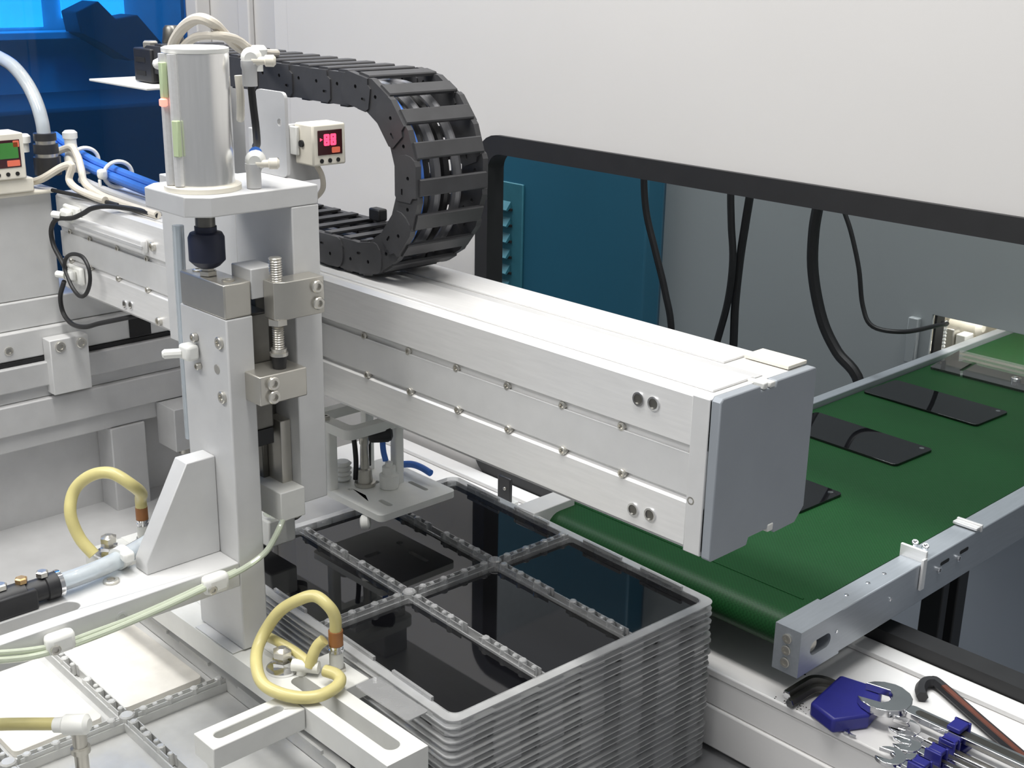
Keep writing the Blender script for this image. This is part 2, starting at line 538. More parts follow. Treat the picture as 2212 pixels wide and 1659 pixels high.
# hanging cables between the machines
hang = [
    ([(-0.939, 1.0, 0.14), (-0.939, 1.0, -0.015), (-0.929, 1.0, -0.103), (-0.902, 1.0, -0.175), (-0.873, 1.0, -0.248), (-0.852, 1.0, -0.327), (-0.85, 1.0, -0.5)], 0.0065, 'black cable hanging in front of the edge between teal and grey cabinets'),
    ([(-0.743, 1.0, 0.14), (-0.743, 1.0, -0.019), (-0.736, 1.0, -0.098), (-0.727, 1.0, -0.162), (-0.731, 1.0, -0.237), (-0.751, 1.0, -0.328), (-0.79, 1.0, -0.5)], 0.0065, 'left one of two black cables crossing before the grey cabinet'),
    ([(-0.71, 1.014, 0.14), (-0.71, 1.014, -0.019), (-0.716, 1.014, -0.095), (-0.722, 1.014, -0.161), (-0.725, 1.014, -0.244), (-0.722, 1.014, -0.328), (-0.72, 1.014, -0.5)], 0.0075, 'right one of two black cables crossing before the grey cabinet'),
    ([(-0.56, 1.0, 0.14), (-0.565, 1.0, -0.019), (-0.57, 1.0, -0.088), (-0.564, 1.0, -0.156), (-0.539, 1.0, -0.229), (-0.505, 1.0, -0.277), (-0.457, 1.0, -0.322), (-0.44, 1.0, -0.45)], 0.0095, 'thick black cable curving down to the far conveyor rail'),
    ([(-0.52, 1.0, 0.14), (-0.524, 1.0, -0.021), (-0.52, 1.0, -0.042), (-0.502, 1.0, -0.077), (-0.481, 1.0, -0.133), (-0.467, 1.0, -0.191), (-0.445, 1.0, -0.221), (-0.407, 1.03, -0.227), (-0.40, 1.12, -0.232), (-0.44, 1.235, -0.258), (-0.46, 1.26, -0.265)], 0.0038, 'thin black cable looping to the belt entrance'),
]
for pts, r, lab in hang:
    hose('hanging_cable', pts, r, 'black', lab, 'cable', 'cables hanging behind the opening')

# ------------------------------------------------------------------ machine bed, ledge
t = thing('machine_bed', (-0.4, -0.2, -0.62), 'grey flat machine bed plate under the tray stacks', 'machine bed')
B('bed_plate', t, 'base', -1.12, 0.7, -1.0, 0.40, -0.55, -0.502, 0.003)
B('bed_frame', t, 'base', -1.10, 0.66, -0.95, 0.38, -1.3, -0.552, 0.003)

t = thing('white_ledge', (0.1, 0.3, -0.5), 'white sheet-metal ledge with stepped front edge below the black gasket', 'ledge')
B('top_sheet', t, 'white_ledge', -0.30, 0.95, 0.2290, 0.4065, -0.4100, -0.4005, 0.0018)
B('front_sheet', t, 'white_ledge', -0.30, 0.95, 0.2300, 0.2400, -0.4440, -0.4105, 0.0015)
B('lower_sheet', t, 'white_ledge', -0.30, 0.95, 0.2270, 0.2400, -0.4940, -0.4445, 0.002)
B('foot_rail', t, 'white_ledge', -0.30, 0.95, 0.2500, 0.3980, -0.5015, -0.4105, 0.002)
B('rear_sheet', t, 'white_ledge', -0.95, -0.3005, 0.2550, 0.4065, -0.4100, -0.4007, 0.001)
B('back_strip', t, 'white_ledge', -0.95, 0.95, 0.3800, 0.4065, -0.4002, -0.3940, 0.001)
for (x, y, r) in ((-0.022, 0.302, 0.0014), (-0.075, 0.295, 0.0013)):
    cyl(bm := new(), (x, y, -0.4006), (x, y, -0.4002), r, 10)
    build('small_hole', bm, 'slot', t)
# grit lying on the ledge
bm = new()
for k in range(46):
    x, y = random.gauss(-0.046, 0.012), random.gauss(0.238, 0.005)
    r = random.uniform(0.0003, 0.0009)
    bmesh.ops.create_icosphere(bm, subdivisions=1, radius=r, matrix=Matrix.Translation((x, max(0.2315, y), -0.4003)))
gr = build('grit', bm, 'dirt')
tag(gr, 'scatter of dark grit specks near the white ledge edge', 'grit')
gr['kind'] = 'stuff'
# small bracket standing on the wall beside the opening
t = thing('hinge_bracket', (-0.60, 0.345, -0.4005), 'small black hinge bracket with white foot by the far conveyor end', 'bracket')
B('foot', t, 'white_part', -0.612, -0.585, 0.340, 0.357, -0.4006, -0.384, 0.001)
B('plate', t, 'black_pl', -0.612, -0.586, 0.341, 0.346, -0.3838, -0.348, 0.002)
screw(t, (-0.596, 0.341, -0.364), (0, -1, 0), 0.0025, 0.002)

# ================================================================== CONVEYOR
cv = thing('belt_conveyor', (-0.24, 0.7, -0.5), 'green belt conveyor with aluminium side rails running through the opening', 'conveyor')
# belt loop: nose roller at the near end
ZB, RN = -0.3135, 0.021
YN = 0.262
prof = []
prof.append((1.75, ZB))
for k in range(0, 13):
    a = math.pi / 2 + math.pi * k / 12
    prof.append((YN + (RN) * math.cos(a), ZB - RN + RN * math.sin(a)))
prof.append((1.75, ZB - 2 * RN))
outer = prof
inner = [(1.75, ZB - 2 * RN + 0.002)]
for k in range(12, -1, -1):
    a = math.pi / 2 + math.pi * k / 12
    inner.append((YN + (RN - 0.002) * math.cos(a), ZB - RN + (RN - 0.002) * math.sin(a)))
inner.append((1.75, ZB - 0.002))
poly = outer + inner
build('belt', plate(new(), poly, [], -0.424, -0.073, 'x'), 'belt', cv)
B('belt_bed', cv, 'alu_grey', -0.42, -0.076, 0.30, 1.74, ZB - 0.030, ZB - 0.004, 0.001)
cyl(bm := new(), (-0.424, YN, ZB - RN), (-0.073, YN, ZB - RN), RN - 0.0025, 20)
build('nose_roller', bm, 'steel_dark', cv)
# belt seam
B('belt_seam', cv, 'belt', -0.42, -0.085, 0.292, 0.295, ZB + 0.0001, ZB + 0.0007, 0)
# near rail
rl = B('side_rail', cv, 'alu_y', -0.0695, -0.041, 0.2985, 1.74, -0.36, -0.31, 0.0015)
for y in (0.33, 0.372, 0.405):
    screw(rl, (-0.056, y, -0.3105), (0, 0, 1), 0.0026, 0.0012, 'chrome')
for y, z in ((0.398, -0.333), (0.46, -0.326)):
    screw(rl, (-0.041, y, z), (1, 0, 0), 0.0026, 0.0012, 'chrome')
# end block with slot and tension screws
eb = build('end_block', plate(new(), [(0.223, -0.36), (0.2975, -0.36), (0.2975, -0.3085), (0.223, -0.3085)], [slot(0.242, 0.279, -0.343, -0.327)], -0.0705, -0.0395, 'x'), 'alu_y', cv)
B('slot_floor', eb, 'slot', -0.060, -0.058, 0.24, 0.281, -0.345, -0.325, 0)
cyl(bm := new(), (-0.058, 0.253, -0.335), (-0.044, 0.253, -0.335), 0.0072, 16)
build('shaft_end', bm, 'steel', eb)
for z in (-0.321, -0.334, -0.348):
    screw(eb, (-0.055, 0.223, z), (0, -1, 0), 0.0055, 0.002, 'steel', 'tension_screw')
screw(eb, (-0.0395, 0.289, -0.331), (1, 0, 0), 0.0018, 0.0008, 'chrome')
# far rail
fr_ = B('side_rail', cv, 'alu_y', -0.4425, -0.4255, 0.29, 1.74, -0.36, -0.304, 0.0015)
build('end_block', plate(new(), [(0.218, -0.36), (0.289, -0.36), (0.289, -0.304), (0.218, -0.304)], [], -0.447, -0.416, 'x'), 'alu_dull', cv, 0.0012)
# guide brackets on the near rail
for (ya, yb, lab) in ((0.462, 0.466, 'near'), (0.592, 0.596, 'far')):
    bm = new()
    box(bm, -0.071, -0.0385, ya, ya + 0.004, -0.330 if lab == 'near' else -0.312, -0.296 if lab == 'near' else -0.303)
    g_ = build('guide_bracket', bm, 'alu', cv, 0.0008)
    if lab == 'near':
        B('bracket_foot', g_, 'alu', -0.0405, -0.0375, ya - 0.006, ya + 0.003, -0.342, -0.304, 0.0006)
        for dx in (-0.063, -0.050):
            screw(g_, (dx, ya + 0.018, -0.300), (0.3, -0.4, 1), 0.0042, 0.004, 'chrome')
            cyl(bm := new(), (dx, ya + 0.018, -0.31), (dx, ya + 0.018, -0.30), 0.002, 8)
            build('screw_shank', bm, 'chrome', g_)
    else:
        B('bracket_lip', g_, 'alu', -0.071, -0.040, ya - 0.009, ya, -0.3085, -0.305, 0.0006)
for y in (0.50, 0.545):
    bm = plate(new(), slot(y + 0.004, y + 0.024, -0.328, -0.3235), [], -0.0412, -0.0406, 'x')
    build('rail_slot', bm, 'slot', cv)
    screw(cv, (-0.041, y, -0.331), (1, 0, 0), 0.004, 0.003, 'chrome')
# stand legs
for (y0, y1, x) in ((0.615, 0.632, -0.10), (0.655, 0.682, -0.10)):
    B('stand_leg', cv, 'black', x - 0.014, x + 0.014, y0, y1, -1.3, -0.36, 0.002)
B('stand_tie', cv, 'black', -0.42, -0.07, 0.66, 0.68, -0.385, -0.361, 0.002)


def screen_panel(name, cx, cy, z, rz, lab, group, L=0.196, Wd=0.093, par=None):
    bm = plate(new(), rrect(-L / 2, L / 2, -Wd / 2, Wd / 2, 0.007, 5), [], 0, 0.0035)
    o = build(name, bm, 'glass', None, 0.0006)
    o.location = (cx, cy, z)
    o.rotation_euler = (0, 0, rz)
    return tag(o, lab, 'screen panel', group)


RZ = math.radians(-2.6)
for cx, cy, lab in ((-0.318, 0.985, 'black glass screen panel on the belt nearest the grey cabinet entrance'),
                    (-0.314, 0.754, 'black glass screen panel in the middle of the green belt'),
                    (-0.311, 0.524, 'black glass screen panel on the belt half hidden behind the beam end')):
    p = screen_panel('touch_screen', cx, cy, ZB + 0.0001, RZ, lab, 'screen panels on the belt')
    bm = new()
    cyl(bm, (cx + 0.086, cy + 0.026, ZB + 0.0037), (cx + 0.086, cy + 0.026, ZB + 0.0042), 0.0035, 12)
    o = build('camera_dot', bm, 'chrome', None)
    w = o.matrix_world.copy()
    o.parent = p
    dx = Vector((0.086, 0.032))
    o.location = (0.086, 0.036, 0.0035)

# acrylic flap over the belt at the entrance
t = thing('acrylic_flap', (-0.24, 1.2, -0.312), 'clear acrylic flap with a slot lying over the belt entrance', 'acrylic sheet')
flap = plate(new(), rrect(-0.41, -0.10, 1.135, 1.235, 0.004, 3), [slot(-0.366, -0.359, 1.15, 1.20)], -0.302, -0.298)
bmesh.ops.rotate(flap, verts=flap.verts, cent=(0, 1.235, -0.3), matrix=Matrix.Rotation(math.radians(5.5), 3, 'X'))
build('sheet', flap, 'acrylic', t)
screw(t, (-0.275, 1.165, -0.303), (0, 0, 1), 0.008, 0.004, 'chrome', 'knob')

# ================================================================== CROSS GANTRY (left, running away from the camera)
t = thing('gantry_rail', (-1.25, 0.0, -0.62), 'long grey aluminium gantry rail with grooves behind the lifting column', 'linear rail')
B('rail_top', t, 'alu_grey', -1.32, -1.150, -0.9, 0.34, -0.272, -0.2365, 0.002)
B('rail_groove', t, 'slot', -1.32, -1.158, -0.9, 0.34, -0.2355, -0.2300, 0)
B('rail_web', t, 'alu_grey', -1.32, -1.158, -0.9, 0.34, -0.290, -0.2725, 0.001)
B('rail_flange', t, 'alu_grey', -1.32, -1.148, -0.9, 0.34, -0.335, -0.2905, 0.002)
B('rail_flange', t, 'alu_grey', -1.32, -1.156, -0.9, 0.34, -0.362, -0.3355, 0.002)
B('base_web', t, 'alu_grey', -1.32, -1.20, -0.9, 0.34, -0.505, -0.3625, 0.002)
B('base_post', t, 'alu_grey', -1.20, -1.152, 0.043, 0.10, -0.505, -0.3625, 0.002)
B('base_post', t, 'alu_grey', -1.20, -1.155, -0.62, -0.56, -0.505, -0.3625, 0.002)
B('base_plate', t, 'alu_grey', -1.32, -0.80, -0.9, 0.34, -0.5015, -0.497, 0.001)
B('base_column', t, 'alu_grey', -1.32, -1.20, -0.3, 0.3, -1.3, -0.5055, 0.002)
tb = B('stop_tab', t, 'alu_grey', -1.156, -1.10, 0.122, 0.168, -0.405, -0.336, 0.0015)
cyl(bm := new(), (-1.128, 0.150, -0.42), (-1.128, 0.150, -0.404), 0.008, 14)
build('tab_bolt', bm, 'steel', tb)
B('base_slot', t, 'slot', -1.0, -0.98, -0.20, -0.13, -0.4968, -0.4963, 0)

t = thing('gantry_carriage', (-1.2, -0.1, -0.285), 'broad aluminium gantry carriage at the far left end of the beam', 'carriage')
B('upper_plate', t, 'alu_dull', -1.30, -1.175, -0.50, -0.004, -0.147, 0.002, 0.002)
B('middle_plate', t, 'alu_dull', -1.30, -1.170, -0.50, 0.16, -0.188, -0.1475, 0.002)
lp = B('lower_plate', t, 'alu_dull', -1.30, -1.160, -0.50, 0.16, -0.2295, -0.1885, 0.002)
for y in (-0.094, -0.2):
    screw(lp, (-1.160, y, -0.213), (1, 0, 0), 0.0065, 0.002)
blk = B('clamp_block', t, 'alu_dull', -1.159, -1.135, -0.045, 0.013, -0.284, -0.202, 0.0015)
for y in (-0.030, 0.002):
    screw(blk, (-1.135, y, -0.213), (1, 0, 0), 0.008, 0.003)
B('side_pocket', t, 'slot', -1.162, -1.1585, 0.09, 0.125, -0.228, -0.196, 0)

# ================================================================== MAIN BEAM
bmn = thing('linear_beam', (-0.58, 0.065, -0.14), 'large white aluminium linear beam spanning the picture centre', 'linear beam')
prof = [(0.004, 0.0), (0.0, -0.004), (0.0, -0.0455), (0.0035, -0.048), (0.0045, -0.0505), (0.0045, -0.0935), (0.0, -0.0965), (0.0, -0.134), (0.005, -0.139),
        (0.124, -0.139), (0.129, -0.134), (0.129, -0.004), (0.125, 0.0)]
build('profile', plate(new(), prof, [], -1.17, -0.004, 'x'), 'alu', bmn)
B('side_panel', bmn, 'alu_dull', -1.168, -0.022, 0.0015, 0.0046, -0.0905, -0.0535, 0.0004)
B('top_cover', bmn, 'alu', -1.168, -0.010, 0.010, 0.0625, 0.0001, 0.0022, 0.0006)
B('steel_band', bmn, 'alu_grey', -1.168, -0.010, 0.0655, 0.0755, 0.0001, 0.0008, 0)
B('top_cover', bmn, 'alu', -1.168, -0.052, 0.0785, 0.122, 0.0001, 0.0022, 0.0006)
for x in (-0.458, -0.385, -0.3115, -0.2398, -0.1683, -0.0978, -0.02):
    screw(bmn, (x, 0.0045, -0.0515), (0, -1, 0), 0.0042, 0.0032)
for x in (-0.451, -0.380, -0.3067, -0.2352, -0.164, -0.093, -0.0165):
    screw(bmn, (x, 0.002, -0.0925), (0, -1, 0), 0.0042, 0.0032)
for x in (-0.68, -0.76, -0.84, -0.92, -1.0, -1.08, -1.14):
    screw(bmn, (x, 0.0045, -0.0515), (0, -1, 0), 0.0042, 0.0032)
    screw(bmn, (x, 0.002, -0.0925), (0, -1, 0), 0.0042, 0.0032)
for x, z in ((-0.078, -0.0209), (-0.0615, -0.0207), (-0.0777, -0.121), (-0.0588, -0.1195), (-0.985, -0.125), (-0.968, -0.123)):
    bm = plate(new(), circle(x, z, 0.0062, 18), [circle(x, z, 0.0046, 18)], -0.0012, 0.001, 'y')
    h = build('hole_rim', bm, 'chrome', bmn)
    cyl(bm := new(), (x, 0.0006, z), (x, -0.0002, z), 0.0048, 18)
    build('hole', bm, 'steel_dark', h)
# raised slotted rail on the left part of the front face
B('sensor_rail', bmn, 'alu', -1.10, -0.905, -0.010, -0.0005, -0.043, -0.022, 0.004)
B('sensor_rail_slot', bmn, 'alu_grey', -1.10, -0.905, -0.0108, -0.0098, -0.035, -0.031, 0)
for x, z in ((-0.893, -0.030), (-0.89, -0.128)):
    screw(bmn, (x, 0.0, z), (0, -1, 0), 0.006, 0.005)
# end cap
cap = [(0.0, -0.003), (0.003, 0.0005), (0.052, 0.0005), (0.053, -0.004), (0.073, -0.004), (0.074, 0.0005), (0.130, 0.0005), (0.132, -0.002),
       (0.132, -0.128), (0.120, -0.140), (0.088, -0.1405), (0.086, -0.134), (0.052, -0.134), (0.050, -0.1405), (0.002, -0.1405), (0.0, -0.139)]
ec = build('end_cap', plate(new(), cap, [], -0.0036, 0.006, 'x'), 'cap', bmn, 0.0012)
B('cap_clip', ec, 'white_part', -0.012, 0.0066, 0.055, 0.061, -0.0035, 0.002, 0.001)
B('cap_clip', ec, 'white_part', -0.006, 0.0068, 0.064, 0.071, -0.0038, 0.001, 0.001)
B('cap_clip', ec, 'white_part', 0.000, 0.0068, 0.078, 0.086, -0.137, -0.130, 0.001)
B('front_trim', bmn, 'alu_dull', -0.0215, -0.0040, -0.0012, 0.0035, -0.1385, -0.002, 0.0008)
B('rear_cover', bmn, 'cream', -0.050, -0.004, 0.104, 0.131, 0.0008, 0.0042, 0.0006)

# ================================================================== CABLE CHAIN
ch = thing('cable_chain', (-0.6, 0.072, 0.002), 'black cable drag chain looping over the white beam', 'cable chain')
CX, CZ, RO, RI = -0.498, 0.109, 0.103, 0.070
RM = (RO + RI) / 2
PITCH_L = 0.0345
Y0, Y1 = 0.022, 0.118
# centre line: lower run (toward +x), bend, upper run back (toward -x)
path = []
n_low = 8
for k in range(n_low):
    path.append((Vector((CX - PITCH_L * (n_low - k - 0.5), 0, CZ - RM)), 0.0))
n_arc = 9
for k in range(n_arc):
    a = -math.pi / 2 + math.pi * (k + 0.5) / n_arc
    path.append((Vector((CX + RM * math.cos(a), 0, CZ + RM * math.sin(a))), a + math.pi / 2))
n_top = 12
for k in range(n_top):
    path.append((Vector((CX - PITCH_L * (k + 0.5), 0, CZ + RM + 0.0016 * k * 0.2)), math.pi))


def link_side_bm(y0, y1, L, h):
    """One side plate of a chain link: stadium-ended with a stepped half and pin holes."""
    bm = new()
    out = []
    for k in range(7):
        a = -math.pi / 2 + math.pi * k / 6
        out.append((L / 2 + 0.004 + h * 0.30 * math.cos(a), h / 2 * math.sin(a)))
    out += [(-L / 2 + 0.006, h / 2), (-L / 2 + 0.001, h / 2 - 0.004), (-L / 2 + 0.001, -h / 2 + 0.009), (-L / 2 + 0.006, -h / 2 + 0.006), (-L / 2 + 0.007, -h / 2)]
    plate(bm, out, [slot(-0.010, -0.003, 0.004, 0.0068, 3), circle(0.008, -0.004, 0.0022, 8)], y0, y1, 'y')
    return bm


LH = RO - RI
ang_arc = math.pi / n_arc * RM
side_me = {}
bar_me = {}
for key, L in (('s', PITCH_L), ('a', math.pi * RM / n_arc + 0.004)):
    for sd, (ya, yb) in (('f', (0.0, 0.007)), ('b', (0.089, 0.096))):
        bm = link_side_bm(ya, yb, L, LH)
        me = bpy.data.meshes.new('link_side')
        bm.to_mesh(me)
        bm.free()
        me.materials.append(M['chain'])
        side_me[key + sd] = me
for nm, (z0, z1, hw) in (('outer', (-LH / 2 - 0.0025, -LH / 2 + 0.0015, 0.0085)), ('inner', (LH / 2 - 0.0015, LH / 2 + 0.002, 0.0065))):
    bm = new()
    plate(bm, [(-hw, z0 + 0.0012), (-hw + 0.0012, z0), (hw - 0.0012, z0), (hw, z0 + 0.0012), (hw, z1), (-hw, z1)], [], 0.004, 0.092, 'y')
    me = bpy.data.meshes.new('crossbar')
    bm.to_mesh(me)
    bm.free()
    me.materials.append(M['chain'])
    bar_me[nm] = me
for k in range(len(path)):
    P, a = path[k]
    key = 'a' if n_low <= k < n_low + n_arc else 's'
    rot = (0, -a, 0)
    base = Vector((P.x, Y0, P.z)) - origin_of(ch)
    for sd in 'fb':
        o = bpy.data.objects.new('link_side', side_me[key + sd])
        COL.objects.link(o)
        o.parent = ch
        # alternate links sit slightly inside one another
        o.location = base + Vector((0, (0.0016 if k % 2 else 0) * (1 if sd == 'f' else -1), 0))
        o.rotation_euler = rot
    for nm in ('outer', 'inner'):
        o = bpy.data.objects.new('crossbar', bar_me[nm])
        COL.objects.link(o)
        o.parent = ch
        o.location = base
        o.rotation_euler = rot
# end brackets
B('end_bracket', ch, 'black_pl', -0.945, -0.900, Y0 - 0.004, Y1 + 0.004, CZ + RI - 0.008, CZ + RO + 0.000, 0.002)
B('bracket_slot', ch, 'slot', -0.938, -0.915, Y0 - 0.0045, Y0 - 0.0038, CZ + RI + 0.016, CZ + RI + 0.022, 0)
B('bracket_slot', ch, 'slot', -0.938, -0.915, Y0 - 0.0045, Y0 - 0.0038, CZ + RI + 0.0, CZ + RI + 0.006, 0)
B('end_bracket', ch, 'black_pl', CX - PITCH_L * n_low - 0.03, CX - PITCH_L * n_low + 0.004, Y0 - 0.002, Y1 + 0.002, 0.0025, 0.03, 0.002)
B('tie_lug', ch, 'black_pl', -0.575, -0.555, 0.10, 0.112, 0.041, 0.055, 0.002)
# hoses carried inside the chain
def in_chain(y, dr, r, material, name, label):
    pts = []
    R_ = RM + dr
    for k in range(10):
        pts.append((CX - 0.30 + 0.03 * k, y, CZ - R_))
    for k in range(19):
        a = -math.pi / 2 + math.pi * k / 18
        pts.append((CX + R_ * math.cos(a), y, CZ + R_ * math.sin(a)))
    for k in range(13):
        pts.append((CX - 0.03 * (k + 1), y, CZ + R_))
    tag(build(name, tube(new(), pts, r, 8, 2), material), label, 'hose', 'hoses inside the cable chain')
in_chain(0.034, 0.0085, 0.0045, 'blue_hose', 'air_hose', 'blue air hose showing between the chain crossbars')
in_chain(0.047, 0.001, 0.005, 'black', 'inner_cable', 'black cable beside the blue hose inside the chain')
in_chain(0.060, 0.002, 0.0055, 'grey_cable', 'inner_cable', 'pale cable in the middle inside the chain')
in_chain(0.074, 0.000, 0.005, 'black', 'inner_cable', 'second black cable inside the chain')
in_chain(0.088, 0.002, 0.0052, 'grey_cable', 'inner_cable', 'pale cable on the far side inside the chain')

t = thing('chain_tray_plate', (-0.98, 0.06, 0.16), 'thin pale mounting plate under the chain end bracket', 'plate')
B('plate', t, 'white_part', -1.01, -0.86, -0.012, 0.125, 0.1670, 0.1700, 0.001)
B('plate_post', t, 'alu_grey', -0.935, -0.905, 0.131, 0.150, -0.10, 0.1695, 0.001)
t = thing('cable_gland', (-0.92, 0.03, 0.212), 'dark ribbed gland with steel nut above the chain end bracket', 'gland')
lathe(bm := new(), (-0.918, 0.060, 0.2125), (0, 0, 1), [(0, 0.013), (0.006, 0.014), (0.012, 0.013), (0.022, 0.012), (0.026, 0.009)], 18)
build('nut', bm, 'steel_dark', t)
lathe(bm := new(), (-0.925, 0.032, 0.2125), (0, 0, 1), [(0, 0.010), (0.006, 0.010), (0.008, 0.008)], 6)
build('hex_nut', bm, 'bolt', t)

# ================================================================== LIFTING UNIT
zu = thing('lift_bracket', (-0.445, -0.12, -0.186), 'aluminium lift bracket with chamfered top plate holding the cylinder', 'bracket')
tp = [(-0.397, -0.0922), (-0.397, -0.204), (-0.412, -0.222), (-0.480, -0.222), (-0.494, -0.206), (-0.494, -0.0922)]
build('top_plate', plate(new(), tp, [], 0.107, 0.125), 'alu_dull', zu, 0.0012)
B('back_plate', zu, 'alu_dull', -0.494, -0.397, -0.122, -0.092, -0.186, 0.1068, 0.0012)
B('wing_plate', zu, 'alu_dull', -0.640, -0.4945, -0.1215, -0.0925, -0.072, 0.1064, 0.0012)
B('carriage_block', zu, 'alu_grey', -0.636, -0.535, -0.0918, -0.0022, -0.135, 0.03, 0.002)
B('carriage_arm', zu, 'alu_grey', -0.60, -0.50, -0.0918, -0.055, 0.031, 0.1063, 0.002)
# guide rail on the back plate and its carriage
gr_ = B('guide_rail', zu, 'steel_dark', -0.458, -0.436, -0.140, -0.1222, -0.184, 0.030, 0.001)
B('rail_face', zu, 'steel', -0.436, -0.412, -0.134, -0.1222, -0.184, -0.102, 0.001)
B('rail_stop', zu, 'white_part', -0.47, -0.392, -0.150, -0.1222, -0.196, -0.166, 0.001)

t = thing('slide_block', (-0.447, -0.155, -0.11), 'dark steel slide block between column and guide rail', 'slide block')
B('body', t, 'steel_dark', -0.475, -0.412, -0.1675, -0.1405, -0.105, 0.010, 0.002)
B('end_seal', t, 'black', -0.474, -0.413, -0.1672, -0.1408, -0.122, -0.1055, 0.001)

# pneumatic cylinder
AX = (-0.440, -0.186)
cy = thing('air_cylinder', (AX[0], AX[1], 0.125), 'silver round air cylinder standing on the chamfered plate', 'cylinder')
bm = new()
lathe(bm, (AX[0], AX[1], 0.130), (0, 0, 1), [(0, 0.0285), (0.112, 0.0285), (0.1135, 0.028)], 48)
build('barrel', bm, 'chrome_soft' if 'chrome_soft' in M else 'alu', cy)
lathe(bm := new(), (AX[0], AX[1], 0.1252), (0, 0, 1), [(0, 0.034), (0.004, 0.034), (0.0052, 0.0325)], 40)
build('base_flange', bm, 'cream', cy)
lathe(bm := new(), (AX[0], AX[1], 0.2436), (0, 0, 1), [(0, 0.0288), (0.0035, 0.0288), (0.0045, 0.0265)], 40)
build('top_lid', bm, 'white_part', cy)
cyl(bm := new(), (AX[0], AX[1], 0.090), (AX[0], AX[1], 0.1068), 0.009, 16)
build('rod', bm, 'steel_dark', cy)
# sensor slot bars along the barrel, on the side facing the camera's left
th = math.radians(222)
ux, uy = math.cos(th), math.sin(th)
def on_barrel(deg, r):
    a = math.radians(deg)
    return AX[0] + r * math.cos(a), AX[1] + r * math.sin(a)
for deg in (262, 288):
    x, y = on_barrel(deg, 0.0288)
    bm = new()
    lathe(bm, (x, y, 0.131), (0, 0, 1), [(0, 0.0045), (0.112, 0.0045)], 10)
    build('sensor_rib', bm, 'alu', cy)
def switch(deg, z0, z1, led):
    x, y = on_barrel(deg, 0.0315)
    a = math.radians(deg)
    s = thing('reed_switch', (x, y, z0), 'pale green reed switch high on the cylinder with lit pink lamp' if led else 'pale green reed switch low on the cylinder side', 'sensor', 'reed switches on the cylinder')
    bm = box(new(), -0.0025, 0.0025, -0.0032, 0.0032, 0, z1 - z0)
    bmesh.ops.rotate(bm, verts=bm.verts, cent=(0, 0, 0), matrix=Matrix.Rotation(a, 3, 'Z'))
    bmesh.ops.translate(bm, verts=bm.verts, vec=(x, y, z0))
    build('body', bm, 'green_tag', s, 0.0008)
    if led:
        lx, ly = on_barrel(deg + 3, 0.0338)
        bm = new()
        lathe(bm, (lx, ly, z0 - 0.007), (0, 0, 1), [(0, 0.002), (0.001, 0.0036), (0.006, 0.0036), (0.007, 0.002)], 10)
        build('lamp', bm, 'pink_led', s)
switch(268, 0.206, 0.236, True)
switch(292, 0.157, 0.188, False)
# speed-control fittings: one at the top, one at the base
def fitting(p, lab, big=True):
    f = thing('air_fitting', p, lab, 'fitting', 'speed control fittings on the cylinder')
    x, y, z = p
    lathe(bm := new(), (x - 0.010, y + 0.010, z + 0.002), (1, -0.75, 0), [(0, 0.007), (0.004, 0.0085), (0.012, 0.0095), (0.017, 0.008), (0.020, 0.0055)], 16)
    build('body', bm, 'white_part', f)
    lathe(bm := new(), (x + 0.004, y, z), (0.55, 0.83, 0), [(0, 0.0035), (0.011, 0.0035), (0.012, 0.005), (0.019, 0.0052), (0.021, 0.003)], 12)
    build('adjust_knob', bm, 'cream', f)
    lathe(bm := new(), (x, y, z - 0.022), (0, 0, 1), [(0, 0.0066), (0.014, 0.0066), (0.017, 0.0075), (0.022, 0.0075)], 14)
    build('collar', bm, 'alu_grey', f)
    return f
fitting((-0.420, -0.145, 0.236), 'white air fitting with knob at the cylinder top')
fitting((-0.413, -0.150, 0.1475), 'white air fitting with knob at the cylinder base')
tag(build('hose_collar', lathe(new(), (-0.431, -0.134, 0.153), (0.6, -0.5, 0.1), [(0, 0.0045), (0.009, 0.0045), (0.010, 0.006), (0.012, 0.006)], 12), 'blue_hose'), 'small blue release collar beside the base fitting', 'fitting')

# floating joint
fj = thing('floating_joint', (AX[0], AX[1], 0.046), 'black navy floating joint under the cylinder rod', 'joint')
lathe(bm := new(), (AX[0], AX[1], 0.053), (0, 0, 1), [(0, 0.008), (0.002, 0.0115), (0.007, 0.0165), (0.028, 0.0165), (0.032, 0.0145), (0.033, 0.010), (0.038, 0.010)], 28)
build('body', bm, 'navy', fj)
lathe(bm := new(), (AX[0], AX[1], 0.0462), (0, 0, 1), [(0, 0.0085), (0.004, 0.0085), (0.0045, 0.006), (0.007, 0.006)], 6)
build('hex_nut', bm, 'bolt', fj)

# lifting column
lc = thing('lifting_column', (-0.438, -0.182, -0.32), 'tall aluminium lifting column plate with gusset and long arm', 'lifting column')
B('column_plate', lc, 'alu_dull', -0.478, -0.397, -0.196, -0.168, -0.3205, 0.0135, 0.0015)
arm = plate(new(), [(-0.460, -0.62), (-0.397, -0.62), (-0.397, -0.1962), (-0.460, -0.1962)], [slot(-0.432, -0.412, -0.56, -0.345)], -0.2505, -0.2255)
build('arm', arm, 'alu_dull', lc, 0.001)
gp = [(-0.1962, -0.2254), (-0.1962, -0.126), (-0.226, -0.126), (-0.274, -0.214), (-0.274, -0.2254)]
build('gusset', plate(new(), gp, [], -0.452, -0.430, 'x'), 'alu_dull', lc, 0.001)
for x, z in ((-0.409, -0.010), (-0.409, -0.062)):
    screw(lc, (x, -0.196, z), (0, -1, 0), 0.006, 0.003)
for x, z in ((-0.417, -0.037),):
    cyl(bm := new(), (x, -0.1958, z), (x, -0.1966, z), 0.0045, 14)
    build('hole', bm, 'bolt', lc)
screw(lc, (-0.440, -0.305, -0.2255), (0, 0, 1), 0.0075, 0.003)
